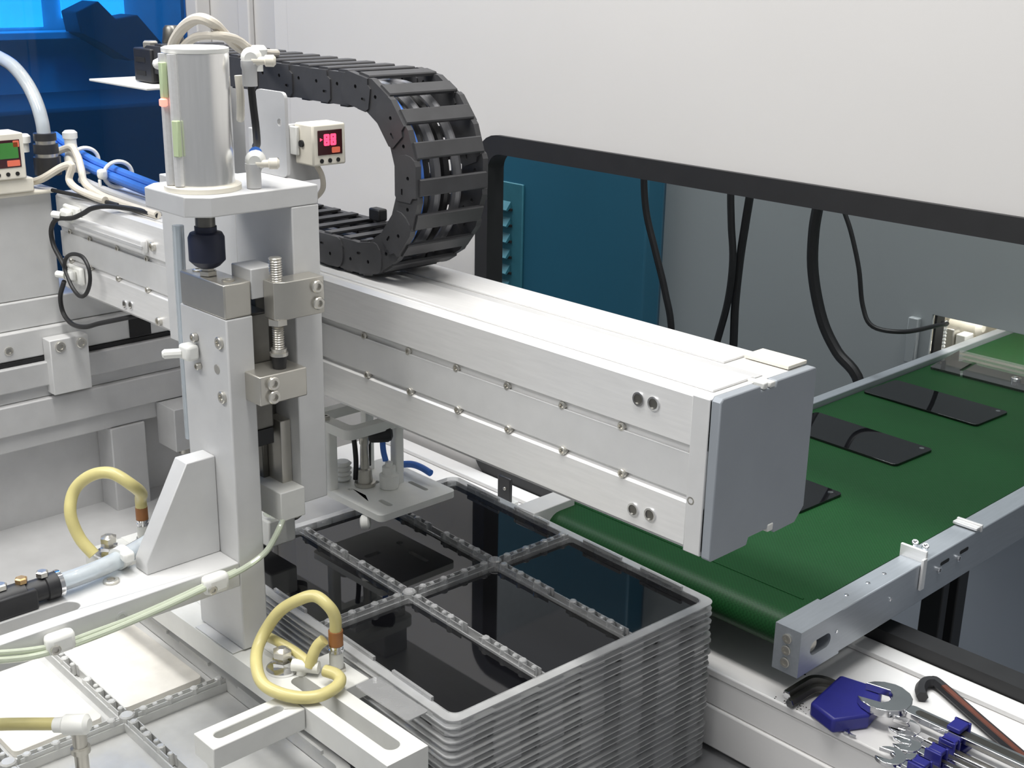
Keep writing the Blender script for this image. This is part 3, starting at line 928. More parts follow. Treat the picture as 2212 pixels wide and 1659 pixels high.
screw(lc, (-0.397, -0.318, -0.239), (1, 0, 0), 0.0055, 0.0008, 'alu_grey')
B('foot_pad', lc, 'alu_dull', -0.47, -0.40, -0.207, -0.164, -0.3215, -0.3206, 0.0002)

# steel cross block on the column head
t = thing('head_block', (-0.437, -0.182, 0.0137), 'nickel steel block on top of the lifting column below the joint', 'block')
B('block', t, 'steel', -0.474, -0.397, -0.1965, -0.1685, 0.0138, 0.0455, 0.0015)
for x in (-0.462, -0.411):
    screw(t, (x, -0.183, 0.0456), (0, 0, 1), 0.006, 0.0015, 'steel')
B('rear_block', t, 'alu_dull', -0.430, -0.397, -0.1680, -0.142, 0.028, 0.056, 0.001)

# upper stop with adjusting bolt
t = thing('upper_stop', (-0.385, -0.13, 0.012), 'nickel steel upper stop block with vertical threaded adjusting bolt', 'stop block')
build('block', plate(new(), [(-0.3965, -0.105), (-0.374, -0.105), (-0.374, -0.147), (-0.380, -0.156), (-0.3965, -0.156)], [], 0.010, 0.045), 'steel', t, 0.0008)
screw(t, (-0.374, -0.114, 0.0365), (1, 0, 0), 0.0062, 0.004)
screw(t, (-0.374, -0.113, 0.0205), (1, 0, 0), 0.0062, 0.004)
bx_, by_ = -0.386, -0.149
pr_ = []
for k in range(9):
    pr_ += [(0.0022 * k, 0.0062), (0.0022 * k + 0.0011, 0.0052)]
lathe(bm := new(), (bx_, by_, 0.0452), (0, 0, 1), pr_ + [(0.0205, 0.0062), (0.0215, 0.005)], 14)
bo = build('threaded_bolt', bm, 'bolt', t, 0, 60)
pr_ = [(0.0022 * k * 0.5, 0.0046 if k % 2 else 0.0056) for k in range(26)]
lathe(bm := new(), (bx_, by_, -0.0185), (0, 0, 1), pr_, 14)
build('threaded_shank', bm, 'steel', t, 0, 60)
lathe(bm := new(), (bx_, by_, 0.004), (0, 0, 1), [(0, 0.0095), (0.0058, 0.0095)], 6)
build('lock_nut', bm, 'bolt', t)
lathe(bm := new(), (bx_, by_, -0.0255), (0, 0, 1), [(0, 0.0085), (0.003, 0.0085), (0.0032, 0.0070), (0.0068, 0.0075)], 18)
build('bolt_collar', bm, 'bolt', t)
lathe(bm := new(), (bx_, by_, -0.0375), (0, 0, 1), [(0, 0.0062), (0.0118, 0.0072)], 16)
build('rubber_bumper', bm, 'black', t)

t = thing('lower_stop', (-0.39, -0.152, -0.066), 'nickel steel lower stop block with two socket screws', 'stop block')
B('block', t, 'steel', -0.4115, -0.372, -0.1795, -0.1285, -0.0655, -0.0378, 0.0012)
for z in (-0.0455, -0.0585):
    screw(t, (-0.372, -0.1665, z), (1, 0, 0), 0.0066, 0.004)
# white cable clips on the column side
for x, y, z, lab in ((-0.455, -0.1975, -0.028, 'white cable clip on the side of the lifting column'),):
    t = thing('cable_clip', (x, y, z), lab, 'clip')
    B('block', t, 'white_pl', x - 0.008, x + 0.010, y - 0.012, y + 0.001, z - 0.007, z + 0.008, 0.003)
    lathe(bm := new(), (x - 0.004, y - 0.010, z - 0.001), (-0.6, -0.8, -0.05), [(0, 0.0045), (0.016, 0.0045), (0.018, 0.003)], 10)
    build('strap_tail', bm, 'white_pl', t)
    screw(t, (x + 0.004, y - 0.0005, z + 0.014), (0, -1, 0), 0.0045, 0.003)
    screw(t, (x + 0.008, y - 0.0005, z - 0.013), (0, -1, 0), 0.0035, 0.003)
# clear flat tube running down the far edge of the column
t = build('flat_tube', tube(new(), [(-0.4845, -0.189, 0.085), (-0.4848, -0.190, 0.02), (-0.4846, -0.190, -0.06), (-0.4846, -0.190, -0.125)], 0.0055, 10), 'clear_hose')
tag(t, 'pale translucent hose running down the far edge of the column', 'hose')

# ================================================================== VACUUM GRIPPER FRAME
ORD = ['top', 'second', 'third', 'fourth', 'fifth', 'sixth', 'seventh', 'eighth', 'ninth', 'tenth', 'eleventh', 'twelfth', 'thirteenth', 'fourteenth', 'fifteenth',
       'sixteenth', 'seventeenth', 'eighteenth', 'nineteenth', 'twentieth', 'twenty-first', 'twenty-second', 'twenty-third', 'twenty-fourth', 'twenty-fifth', 'twenty-sixth']
gf = thing('gripper_frame', (-0.43, -0.186, -0.347), 'white slotted gripper frame bars below the lifting column', 'gripper frame')
bar = plate(new(), [(-0.712, -0.208), (-0.157, -0.208), (-0.157, -0.163), (-0.712, -0.163)],
            [slot(-0.325, -0.172, -0.194, -0.178), slot(-0.70, -0.60, -0.194, -0.178)], -0.347, -0.322)
build('long_bar', bar, 'white_part', gf, 0.001)
cb_ = plate(new(), [(-0.309, -0.303), (-0.276, -0.303), (-0.276, -0.2085), (-0.309, -0.2085)], [slot(-0.298, -0.287, -0.292, -0.222)], -0.344, -0.3225)
build('cross_bar', cb_, 'white_part', gf, 0.001)
cyl(bm := new(), (-0.290, -0.296, -0.366), (-0.290, -0.296, -0.3445), 0.005, 12)
build('foot_pin', bm, 'white_part', gf)
cb_ = plate(new(), [(-0.342, -0.1625), (-0.278, -0.1625), (-0.278, -0.134), (-0.342, -0.134)], [], -0.340, -0.3225)
build('fitting_plate', cb_, 'white_part', gf, 0.001)
cb_ = plate(new(), [(-0.716, -0.1625), (-0.66, -0.1625), (-0.66, -0.130), (-0.716, -0.130)], [], -0.340, -0.3225)
build('fitting_plate', cb_, 'white_part', gf, 0.001)
# second long bar on the near side of the arm (out of the picture)
bar = plate(new(), [(-0.712, -0.555), (-0.355, -0.555), (-0.355, -0.510), (-0.712, -0.510)], [slot(-0.55, -0.40, -0.541, -0.525)], -0.347, -0.322)
b2 = build('long_bar', bar, 'white_part', gf, 0.001)
B('hanger', gf, 'alu_dull', -0.457, -0.402, -0.552, -0.513, -0.3218, -0.2508, 0.001)


def suction(p, lab, group):
    x, y, z = p
    s = thing('suction_cup', (x, y, z - 0.03), lab, 'suction cup', group)
    lathe(bm := new(), (x, y, z), (0, 0, 1), [(0, 0.016), (0.0025, 0.016), (0.003, 0.010)], 24)
    build('washer', bm, 'chrome', s)
    lathe(bm := new(), (x, y, z + 0.003), (0, 0, 1), [(0, 0.0105), (0.007, 0.0105), (0.0075, 0.009)], 6)
    build('lower_nut', bm, 'chrome', s)
    lathe(bm := new(), (x, y, z + 0.0105), (0, 0, 1), [(0, 0.0055), (0.004, 0.0055), (0.0042, 0.0095), (0.010, 0.0095), (0.0105, 0.008), (0.013, 0.004)], 6)
    build('upper_nut', bm, 'bolt', s)
    cyl(bm := new(), (x, y, z - 0.0255), (x, y, z - 0.001), 0.0045, 12)
    build('stem', bm, 'steel', s)
    lathe(bm := new(), (x, y, z - 0.0365), (0, 0, 1), [(0, 0.013), (0.003, 0.011), (0.005, 0.008), (0.011, 0.006)], 20)
    build('cup', bm, 'black', s)
    return s


def hose_barb(p, lab):
    x, y, z = p
    s = thing('hose_barb', p, lab, 'fitting', 'hose fittings on the gripper frame')
    lathe(bm := new(), (x, y, z), (0, 0, 1), [(0, 0.0095), (0.003, 0.0095), (0.0032, 0.007)], 6)
    build('nut', bm, 'bolt', s)
    lathe(bm := new(), (x, y, z + 0.0034), (0, 0, 1), [(0, 0.0068), (0.016, 0.0068), (0.0165, 0.0062)], 18)
    build('body', bm, 'white_part', s)
    lathe(bm := new(), (x, y, z + 0.020), (0, 0, 1), [(0, 0.0072), (0.003, 0.0072), (0.0034, 0.0064), (0.005, 0.0064), (0.0054, 0.0072), (0.007, 0.0072)], 18)
    build('steel_ring', bm, 'chrome', s)
    lathe(bm := new(), (x, y, z + 0.0272), (0, 0, 1), [(0, 0.0070), (0.015, 0.0070), (0.0155, 0.006)], 18)
    build('release_ring', bm, 'copper', s)
    return s


suction((-0.345, -0.186, -0.3218), 'chrome suction cup fastening inside the near yellow hose loop', 'suction cups')
suction((-0.683, -0.192, -0.3218), 'steel suction cup fastening below the far yellow hose loop', 'suction cups')
hose_barb((-0.311, -0.148, -0.3223), 'upright hose fitting with brown ring on the near gripper plate')
hose_barb((-0.690, -0.146, -0.3223), 'upright hose fitting with brown ring behind the slanted gusset')
# tee piece beside the near cup
t = thing('tee_fitting', (-0.318, -0.175, -0.3218), 'white plastic tee fitting between the near yellow hoses', 'fitting')
lathe(bm := new(), (-0.333, -0.183, -0.313), (0.8, 0.6, 0), [(0, 0.006), (0.026, 0.006)], 12)
build('body', bm, 'white_pl', t)
lathe(bm := new(), (-0.326, -0.178, -0.3215), (0, 0, 1), [(0, 0.005), (0.012, 0.0045)], 12)
build('stem', bm, 'white_pl', t)
# elbow at the bottom-left edge of the picture
t = thing('elbow_fitting', (-0.372, -0.378, -0.34), 'white elbow fitting feeding the short yellow hose at bottom left', 'fitting')
lathe(bm := new(), (-0.372, -0.378, -0.360), (0, 0, 1), [(0, 0.006), (0.020, 0.006), (0.021, 0.0085), (0.026, 0.0085), (0.027, 0.0062), (0.046, 0.0062)], 14)
build('stem', bm, 'steel', t)
lathe(bm := new(), (-0.362, -0.372, -0.309), (-0.75, -0.62, -0.12), [(0, 0.005), (0.003, 0.009), (0.022, 0.0092), (0.024, 0.007), (0.032, 0.0066)], 16)
build('body', bm, 'white_pl', t)
B('mount', t, 'steel_dark', -0.380, -0.364, -0.5095, -0.370, -0.372, -0.3602, 0.001)

# hose centre lines
loop_far = [(-0.6767, -0.2135, -0.314), (-0.6909, -0.2218, -0.296), (-0.7016, -0.225, -0.2694), (-0.7089, -0.215, -0.2467), (-0.6971, -0.2, -0.2292), (-0.6767, -0.185, -0.2236), (-0.6596, -0.17, -0.2368), (-0.6735, -0.153, -0.2560), (-0.6880, -0.147, -0.2690), (-0.6900, -0.146, -0.2810)]
loop_near = [(-0.311, -0.148, -0.2826), (-0.3085, -0.15, -0.2642), (-0.3121, -0.155, -0.2517), (-0.3259, -0.16, -0.2457), (-0.338, -0.17, -0.2509), (-0.3549, -0.18, -0.2659), (-0.3649, -0.19, -0.2862), (-0.3592, -0.204, -0.299), (-0.3374, -0.2192, -0.303), (-0.3176, -0.2254, -0.309), (-0.2984, -0.2199, -0.3125), (-0.2828, -0.208, -0.3145), (-0.2741, -0.1938, -0.3145), (-0.2739, -0.1774, -0.3135), (-0.2778, -0.1677, -0.311), (-0.2862, -0.1663, -0.309), (-0.2985, -0.1701, -0.309)]
stub1 = [(-0.3179, -0.1737, -0.312), (-0.3174, -0.17, -0.3008), (-0.3166, -0.165, -0.2925), (-0.3129, -0.16, -0.2864)]
stub2 = [(-0.3791, -0.18, -0.3035), (-0.3602, -0.1804, -0.301), (-0.3425, -0.1754, -0.3045), (-0.3274, -0.1731, -0.308), (-0.3206, -0.1736, -0.31)]
arm_tube1 = [(-0.388, -0.4386, -0.2321), (-0.388, -0.4082, -0.2406), (-0.388, -0.38, -0.2436), (-0.388, -0.3505, -0.2436), (-0.388, -0.3153, -0.242), (-0.388, -0.2739, -0.2384), (-0.388, -0.2304, -0.2331), (-0.388, -0.2002, -0.2289), (-0.388, -0.1794, -0.2226), (-0.388, -0.167, -0.2144), (-0.392, -0.15, -0.196), (-0.425, -0.128, -0.205), (-0.48, -0.1, -0.235), (-0.545, -0.072, -0.262)]
arm_tube2 = [(-0.391, -0.4368, -0.2272), (-0.391, -0.4064, -0.236), (-0.391, -0.3783, -0.241), (-0.391, -0.3488, -0.2409), (-0.391, -0.3136, -0.2402), (-0.391, -0.2721, -0.2369), (-0.391, -0.2285, -0.232), (-0.391, -0.2035, -0.2294)]
blue_small = [(-0.5524, 0.125, -0.2576), (-0.5311, 0.125, -0.2511), (-0.5138, 0.125, -0.2499), (-0.4967, 0.125, -0.2517)]
black_v1 = [(-0.5583, 0.06, -0.2083), (-0.5561, 0.06, -0.2222), (-0.5549, 0.06, -0.2393), (-0.5566, 0.06, -0.2604)]
black_v2 = [(-0.5622, 0.085, -0.2216), (-0.5627, 0.085, -0.2364), (-0.5631, 0.085, -0.2514)]
hose('hose_loop', loop_far, 0.0068, 'yellow', 'far yellow hose loop standing up behind the arm', 'hose', 'yellow vacuum hoses', 12)
hose('hose_loop', loop_near, 0.0058, 'yellow', 'near yellow hose loop coiled above the gripper frame', 'hose', 'yellow vacuum hoses', 12)
hose('hose_stub', stub1, 0.0056, 'yellow', 'short yellow hose stub turning up inside the near loop', 'hose', 'yellow vacuum hoses', 12)
hose('hose_stub', stub2, 0.0048, 'yellow', 'yellow hose piece crossing behind the near loop', 'hose', 'yellow vacuum hoses', 12)
hose('hose_stub', [(-0.60, -0.585, -0.345), (-0.50, -0.49, -0.331), (-0.43, -0.428, -0.318), (-0.386, -0.391, -0.312)], 0.0055, 'yellow', 'straight yellow hose leaving the bottom left corner', 'hose', 'yellow vacuum hoses', 12)
hose('arm_tube', arm_tube1, 0.0030, 'pale_tube', 'lower pale green tube along the side of the arm', 'tube', 'pale tubes on the arm')
hose('arm_tube', arm_tube2, 0.0026, 'pale_tube', 'upper pale green tube along the side of the arm', 'tube', 'pale tubes on the arm')
for y, z, lab in ((-0.380, -0.238, 'white cable clip on the arm near the left picture edge'), (-0.228, -0.234, 'white cable clip on the arm below the gusset')):
    t = thing('cable_clip', (-0.39, y, z), lab, 'clip')
    B('block', t, 'white_pl', -0.3965, -0.383, y - 0.012, y + 0.014, z - 0.009, z + 0.010, 0.005)
    screw(t, (-0.383, y - 0.006, z - 0.002), (1, 0, 0), 0.0045, 0.002, 'bolt')
# black vacuum block and clear hose on the arm
t = thing('vacuum_block', (-0.445, -0.40, -0.2255), 'black blurred vacuum valve block on the arm at the left edge', 'valve')
lathe(bm := new(), (-0.446, -0.352, -0.213), (-0.02, -1, -0.02), [(0, 0.0105), (0.002, 0.012), (0.012, 0.012), (0.013, 0.0105), (0.03, 0.0105), (0.031, 0.0125), (0.06, 0.0125), (0.062, 0.010), (0.12, 0.010)], 20)
build('body', bm, 'black_pl', t)
B('manifold', t, 'black_pl', -0.457, -0.434, -0.47, -0.375, -0.2254, -0.206, 0.002)
for y in (-0.365, -0.384, -0.402, -0.42):
    lathe(bm := new(), (-0.447, y, -0.2015), (0, 0, 1), [(0, 0.0055), (0.004, 0.0055), (0.005, 0.004)], 6)
    build('screw', bm, 'bolt' if y != -0.384 else 'brass', t)
lathe(bm := new(), (-0.446, -0.350, -0.213), (0, -1, 0), [(0, 0.0125), (0.004, 0.0125)], 18)
build('ring', bm, 'chrome', t)
hose('clear_hose', [(-0.446, -0.352, -0.213), (-0.447, -0.33, -0.213), (-0.452, -0.305, -0.214), (-0.462, -0.28, -0.2155), (-0.472, -0.255, -0.216), (-0.488, -0.23, -0.22), (-0.50, -0.20, -0.235)], 0.0085, 'clear_hose', 'thick clear hose leading from the black valve block', 'hose', None, 14)
t = thing('hose_tie', (-0.456, -0.285, -0.2254), 'white nylon tie around the thick clear hose by the gusset', 'cable tie')
lathe(bm := new(), (-0.4585, -0.289, -0.2145), (-0.35, 0.93, 0), [(0, 0.0108), (0.010, 0.0108)], 16)
build('band', bm, 'white_pl', t)
B('head', t, 'white_pl', -0.452, -0.440, -0.290, -0.279, -0.213, -0.2025, 0.003)

# ================================================================== SMALL PICK-UP GRIPPER UNDER THE BEAM
sg = thing('pickup_gripper', (-0.51, 0.08, -0.275), 'white square pick-up gripper plate on posts above the trays', 'gripper')
ang = math.radians(-2)
hp = [slot(-0.500, -0.478, 0.048, 0.055), slot(-0.52, -0.486, 0.108, 0.114), circle(-0.548, 0.118, 0.004), circle(-0.547, 0.045, 0.003), slot(-0.548, -0.540, 0.062, 0.085)]
build('base_plate', plate(new(), rrect(-0.600, -0.463, 0.024, 0.136, 0.007), hp, -0.274, -0.266), 'white_pl', sg, 0.0008)
for x, y in ((-0.563, 0.030), (-0.528, 0.100), (-0.585, 0.10)):
    bm = plate(new(), rrect(x - 0.006, x + 0.006, y - 0.006, y + 0.006, 0.002, 3), [], -0.2658, -0.1905)
    build('post', bm, 'white_pl', sg)
ring = plate(new(), rrect(-0.596, -0.512, 0.018, 0.112, 0.010), [rrect(-0.583, -0.525, 0.033, 0.098, 0.006)], -0.190, -0.178)
build('top_ring', ring, 'white_pl', sg, 0.0008)
screw(sg, (-0.563, 0.024, -0.178), (0, 0, 1), 0.0055, 0.004)
lathe(bm := new(), (-0.546, 0.066, -0.2655), (0, 0, 1), [(0, 0.0125), (0.004, 0.0125), (0.0045, 0.009), (0.02, 0.008), (0.0215, 0.0055), (0.05, 0.0048), (0.052, 0.006), (0.060, 0.006)], 20)
build('stem', bm, 'steel', sg)
lathe(bm := new(), (-0.522, 0.083, -0.2655), (0, 0, 1), [(0, 0.011), (0.016, 0.0115), (0.018, 0.008), (0.026, 0.008), (0.027, 0.0045), (0.031, 0.0045)], 18)
build('white_cup', bm, 'white_pl', sg)
for k in range(4):
    lathe(bm := new(), (-0.575, 0.055, -0.2655 + 0.006 * k), (0, 0, 1), [(0, 0.008), (0.003, 0.011), (0.0058, 0.008)], 16)
    build('bellows_ring', bm, 'white_pl', sg)
lathe(bm := new(), (-0.497, 0.022, -0.284), (0.7, 0.7, 0.1), [(0, 0.006), (0.002, 0.0085), (0.009, 0.0085), (0.011, 0.006)], 14)
build('nozzle', bm, 'white_pl', sg)
bm = lathe(new(), (-0.530, 0.060, -0.198), (0.62, 0.78, 0.1), [(0, 0.006), (0.003, 0.0085), (0.014, 0.0095), (0.022, 0.0098), (0.026, 0.008), (0.028, 0.004)], 16)
tag(build('black_connector', bm, 'black'), 'black connector plug hanging in the small white gripper', 'connector')
B('hanger_bar', sg, 'alu_grey', -0.585, -0.525, 0.075, 0.11, -0.1775, -0.1395, 0.001)
hose('air_hose', blue_small, 0.0042, 'blue_hose', 'short blue hose end behind the white gripper plate', 'hose')
hose('air_hose', [(-0.5325, 0.082, -0.205), (-0.531, 0.082, -0.222), (-0.528, 0.083, -0.2345)], 0.0034, 'blue_hose', 'thin upright blue hose inside the white gripper posts', 'hose')
hose('thin_cable', black_v1, 0.0030, 'black', 'left upright black cable inside the white gripper posts', 'cable')
hose('thin_cable', black_v2, 0.0026, 'black', 'right upright black cable inside the white gripper posts', 'cable')
# small fittings behind the column foot
t = thing('valve_cluster', (-0.56, -0.02, -0.30), 'white fitting with dark clamp tucked behind the column foot', 'fitting')
B('base', t, 'white_part', -0.59, -0.535, -0.075, -0.04, -0.300, -0.268, 0.002)
lathe(bm := new(), (-0.552, -0.035, -0.268), (0.6, -0.4, 0.7), [(0, 0.016), (0.006, 0.016), (0.007, 0.008), (0.018, 0.008)], 18)
build('clamp', bm, 'steel_dark', t)
B('handle', t, 'white_pl', -0.552, -0.522, -0.054, -0.04, -0.266, -0.259, 0.002)
screw(t, (-0.530, -0.047, -0.259), (0, 0, 1), 0.005, 0.003)

# ================================================================== TRAYS
TL, TW, PZ = 0.440, 0.355, 0.0073


def notched(L, W, d, n_x, n_y, w):
    """Rectangle outline with shallow rectangular flutes along each side."""
    pts = []
    hx, hy = L / 2, W / 2
    c = 0.010
    def side(a, b, n, inn):
        a, b, inn = Vector(a), Vector(b), Vector(inn)
        u = (b - a).normalized()
        ln = (b - a).length
        for k in range(n):
            s = ln * (k + 0.5) / n
            for ds, q in ((-w / 2, 0), (-w / 2 + 0.001, d), (w / 2 - 0.001, d), (w / 2, 0)):
                pts.append(tuple(a + u * (s + ds) + inn * q))
    pts.append((hx, -hy + c)); side((hx, -hy + c), (hx, hy - c), n_y, (-1, 0)); pts.append((hx, hy - c))
    pts.append((hx - c, hy)); side((hx - c, hy), (-hx + c, hy), n_x, (0, -1)); pts.append((-hx + c, hy))
    pts.append((-hx, hy - c)); side((-hx, hy - c), (-hx, -hy + c), n_y, (1, 0)); pts.append((-hx, -hy + c))
    pts.append((-hx + c, -hy)); side((-hx + c, -hy), (hx - c, -hy), n_x, (0, 1)); pts.append((hx - c, -hy))
    return pts


def mesh_of(bm, name, material):
    me = bpy.data.meshes.new(name)
    bm.to_mesh(me)
    bm.free()
    me.materials.append(M[material])
    return me


def tray_meshes(mt, ms, me_):
    d = {}
    bm = plate(new(), rrect(-TL / 2, TL / 2, -TW / 2, TW / 2, 0.010, 4), [rrect(-TL / 2 + 0.006, TL / 2 - 0.006, -TW / 2 + 0.006, TW / 2 - 0.006, 0.007, 4)], -0.0013, 0)
    d['rim'] = mesh_of(bm, 'rim', me_)
    ou = notched(TL - 0.006, TW - 0.006, 0.0065, 7, 6, 0.024)
    inn = [(x * (1 - 0.0022 / TL), y * (1 - 0.0022 / TW)) for x, y in ou]
    d['wall'] = mesh_of(plate(new(), ou, [inn], -0.0125, -0.0014), 'wall', ms)
    # top tray pieces
    d['top_rim'] = mesh_of(plate(new(), rrect(-TL / 2, TL / 2, -TW / 2, TW / 2, 0.012, 5), [rrect(-TL / 2 + 0.009, TL / 2 - 0.009, -TW / 2 + 0.009, TW / 2 - 0.009, 0.010, 5)], -0.0012, 0), 'rim', me_)
    bm = plate(new(), rrect(-TL / 2 + 0.009, TL / 2 - 0.009, -TW / 2 + 0.009, TW / 2 - 0.009, 0.010, 5), [rrect(-TL / 2 + 0.0105, TL / 2 - 0.0105, -TW / 2 + 0.0105, TW / 2 - 0.0105, 0.009, 5)], -0.0135, 0.0)
    d['inner_wall'] = mesh_of(bm, 'inner_wall', mt)
    d['rim_tab'] = mesh_of(box(new(), -0.03, 0.03, -0.0015, 0.0015, 0.0, 0.004), 'rim_tab', mt)
    bm = box(new(), -TL / 2 + 0.011, TL / 2 - 0.011, -TW / 2 + 0.011, TW / 2 - 0.011, -0.0145, -0.0135)
    d['pocket_floor'] = mesh_of(bm, 'pocket_floor', mt)

    def divider(L, gap):
        """Moulded ridge: low base, two rows of little turrets joined by thin webs, open gap in the middle."""
        bm = new()
        box(bm, -L / 2, L / 2, -0.0062, -0.0047, -0.0135, -0.0035)
        box(bm, -L / 2, L / 2, 0.0047, 0.0062, -0.0135, -0.0035)
        segs = [(-L / 2 + 0.004, -gap / 2), (gap / 2, L / 2 - 0.004)] if gap else [(-L / 2 + 0.004, L / 2 - 0.004)]
        for a, b in segs:
            n = max(2, int((b - a) / 0.0125))
            for k in range(n):
                x = a + (b - a) * (k + 0.5) / n
                hgt = 0.0035 if k % 2 == 0 else 0.0012
                r = 0.0050 if k % 2 == 0 else 0.0034
                lathe(bm, (x, 0.0012 if k % 2 else -0.0012, -0.012), (0, 0, 1), [(0, r), (0.012 + hgt - 0.001, r * 0.86), (0.012 + hgt, r * 0.6)], 8)
            box(bm, a, b, -0.0045, -0.0036, -0.0118, 0.0012)
            box(bm, a, b, 0.0036, 0.0045, -0.0118, 0.0004)
        return bm
    d['div_x'] = mesh_of(divider(TL / 2 - 0.020, 0.028), 'divider', mt)
    d['div_y'] = mesh_of(divider(TW / 3 - 0.012, 0), 'divider', mt)
    d['post'] = mesh_of(lathe(new(), (0, 0, -0.0135), (0, 0, 1), [(0, 0.0085), (0.014, 0.0075), (0.0155, 0.006)], 12), 'divider_post', mt)
    return d


def add(name, me, parent, loc=(0, 0, 0), rz=0.0):
    o = bpy.data.objects.new(name, me)
    COL.objects.link(o)
    o.parent = parent
    o.location = loc
    o.rotation_euler = (0, 0, rz)
    return o


def tray_stack(cx, cy, ztop, rz, n, meshes, name, top_label, low_label, group):
    for k in range(n):
        jx, jy, jr = (0, 0, 0) if k == 0 else (random.uniform(-0.0012, 0.0012), random.uniform(-0.0012, 0.0012), math.radians(random.uniform(-0.25, 0.25)))
        o = thing(name, (cx + jx, cy + jy, ztop - PZ * k), top_label if k == 0 else low_label % ORD[k], 'tray', group)
        o.rotation_euler = (0, 0, rz + jr)
        if k:
            add('rim', meshes['rim'], o)
            add('wall', meshes['wall'], o)
            continue
        add('rim', meshes['top_rim'], o)
        add('wall', meshes['wall'], o)
        add('inner_wall', meshes['inner_wall'], o)
        for tx in (-0.15, -0.06, 0.06, 0.15):
            for sy in (-1, 1):
                add('rim_tab', meshes['rim_tab'], o, (tx, sy * (TW / 2 - 0.010), 0))
        add('pocket_floor', meshes['pocket_floor'], o)
        for sy in (-1, 1):
            for sx in (-1, 1):
                add('divider', meshes['div_x'], o, (sx * (TL / 4 - 0.004), sy * TW / 6, 0))
            add('divider_post', meshes['post'], o, (0, sy * TW / 6, 0))
        for j in (-1, 0, 1):
            add('divider', meshes['div_y'], o, (0, j * TW / 3, 0), math.pi / 2)


m1 = tray_meshes('tray', 'tray_side', 'tray_edge')
m2 = tray_meshes('tray_milky', 'tray_milky', 'tray_milky')
TC = Vector((-0.3665, 0.0475))
TROT = math.radians(-2.4)
tray_stack(TC.x, TC.y, -0.310, TROT, 26, m1, 'screen_tray', 'clear plastic tray holding six black screens, top of the tall stack',
           'clear plastic tray, %s from the top of the screen stack', 'trays in the screen stack')
cR, sR = math.cos(TROT), math.sin(TROT)
names = {(1, -1): 'black screen panel in the tray pocket nearest the camera', (1, 0): 'black screen panel in the middle pocket of the near tray row',
         (1, 1): 'black screen panel in the tray pocket beside the conveyor nose', (-1, -1): 'black screen panel in the tray pocket beside the lifting column',
         (-1, 0): 'black screen panel in the far middle tray pocket below the white gripper', (-1, 1): 'black screen panel in the farthest tray pocket behind the white gripper'}
for (i, j), lab in names.items():
    lx, ly = i * (TL / 4 - 0.002), j * (TW / 3 - 0.002)
    screen_panel('touch_screen', TC.x + cR * lx - sR * ly, TC.y + sR * lx + cR * ly, -0.3195, TROT, lab, 'screen panels in the tray', 0.196, 0.104)

tag(build('film_tab', plate(new(), rrect(-0.262, -0.185, -0.163, -0.139, 0.003, 3), [], -0.3125, -0.3112), 'tray'), 'loose clear film tab beside the near tray rim and slotted bar', 'film')
S2 = (-0.475, -0.345)
tray_stack(S2[0], S2[1], -0.392, math.radians(-1.0), 14, m2, 'empty_tray', 'milky empty tray on the low stack under the gripper frame',
           'milky empty tray, %s from the top of the low stack', 'trays in the low stack')
for i, (dx, dy) in enumerate(((-0.107, 0.112), (-0.107, 0.0), (-0.107, -0.112))):  # pale sheets added in the pockets to imitate cream reflections
    o = build('foam_liner', plate(new(), rrect(S2[0] + dx - 0.085, S2[0] + dx + 0.085, S2[1] + dy - 0.045, S2[1] + dy + 0.045, 0.006), [], -0.4052, -0.3985), 'foam', None, 0.001)
    tag(o, ['cream foam liner in the low tray pocket beside the column', 'cream foam liner in the middle pocket of the low tray', 'cream foam liner in the low tray pocket nearest the picture corner'][i], 'liner', 'foam liners')

# ================================================================== SENSORS, HOSES AND CABLES ON THE BEAM
def pressure_sensor(loc, size, lab, mode):
    x0, y0, z0 = loc
    s = thing('pressure_sensor', loc, lab, 'pressure sensor', 'digital pressure sensors')
    a, b, c = size
    B('housing', s, 'cream', x0 - a, x0, y0, y0 + b, z0, z0 + c, 0.0018)
    d_ = B('display', s, 'lcd_dark', x0 + 0.0002, x0 + 0.001, y0 + b * 0.14, y0 + b * 0.88, z0 + c * 0.26, z0 + c * 0.86, 0.0004)
    if mode == 'red':
        for k in range(2):
            yy = y0 + b * (0.40 + 0.20 * k)
            for zz in (0.56, 0.69):
                bm = plate(new(), rrect(yy - b * 0.085, yy + b * 0.085, z0 + c * (zz - 0.075), z0 + c * (zz + 0.075), 0.0012, 3), [circle(yy, z0 + c * zz, b * 0.022, 6)], x0 + 0.0009, x0 + 0.0014, 'x')
                build('digit', bm, 'red_led', d_)
        bm = plate(new(), [(y0 + b * 0.20, z0 + c * 0.60), (y0 + b * 0.28, z0 + c * 0.64), (y0 + b * 0.20, z0 + c * 0.68)], [], x0 + 0.0009, x0 + 0.0013, 'x')
        build('indicator', bm, 'red_led', d_)
        bm = plate(new(), rrect(y0 + b * 0.55, y0 + b * 0.80, z0 + c * 0.30, z0 + c * 0.44, 0.001, 2), [], x0 + 0.0009, x0 + 0.0013, 'x')
        build('small_digit', bm, 'dim_led', d_)
    else:
        for (u0, u1, w0, w1, mm) in ((0.2, 0.82, 0.46, 0.80, 'green_lcd'), (0.70, 0.86, 0.70, 0.84, 'dim_led'), (0.5, 0.84, 0.29, 0.42, 'dim_led')):
            bm = plate(new(), rrect(y0 + b * u0, y0 + b * u1, z0 + c * w0, z0 + c * w1, 0.0008, 2), [], x0 + 0.0009, x0 + 0.0013, 'x')
            build('digit', bm, mm, d_)
    for k in range(3):
        cyl(bm := new(), (x0, y0 + b * (0.25 + 0.25 * k), z0 + c * 0.12), (x0 + 0.001, y0 + b * (0.25 + 0.25 * k), z0 + c * 0.12), b * 0.055, 10)
        build('button', bm, 'slot', s)
    return s


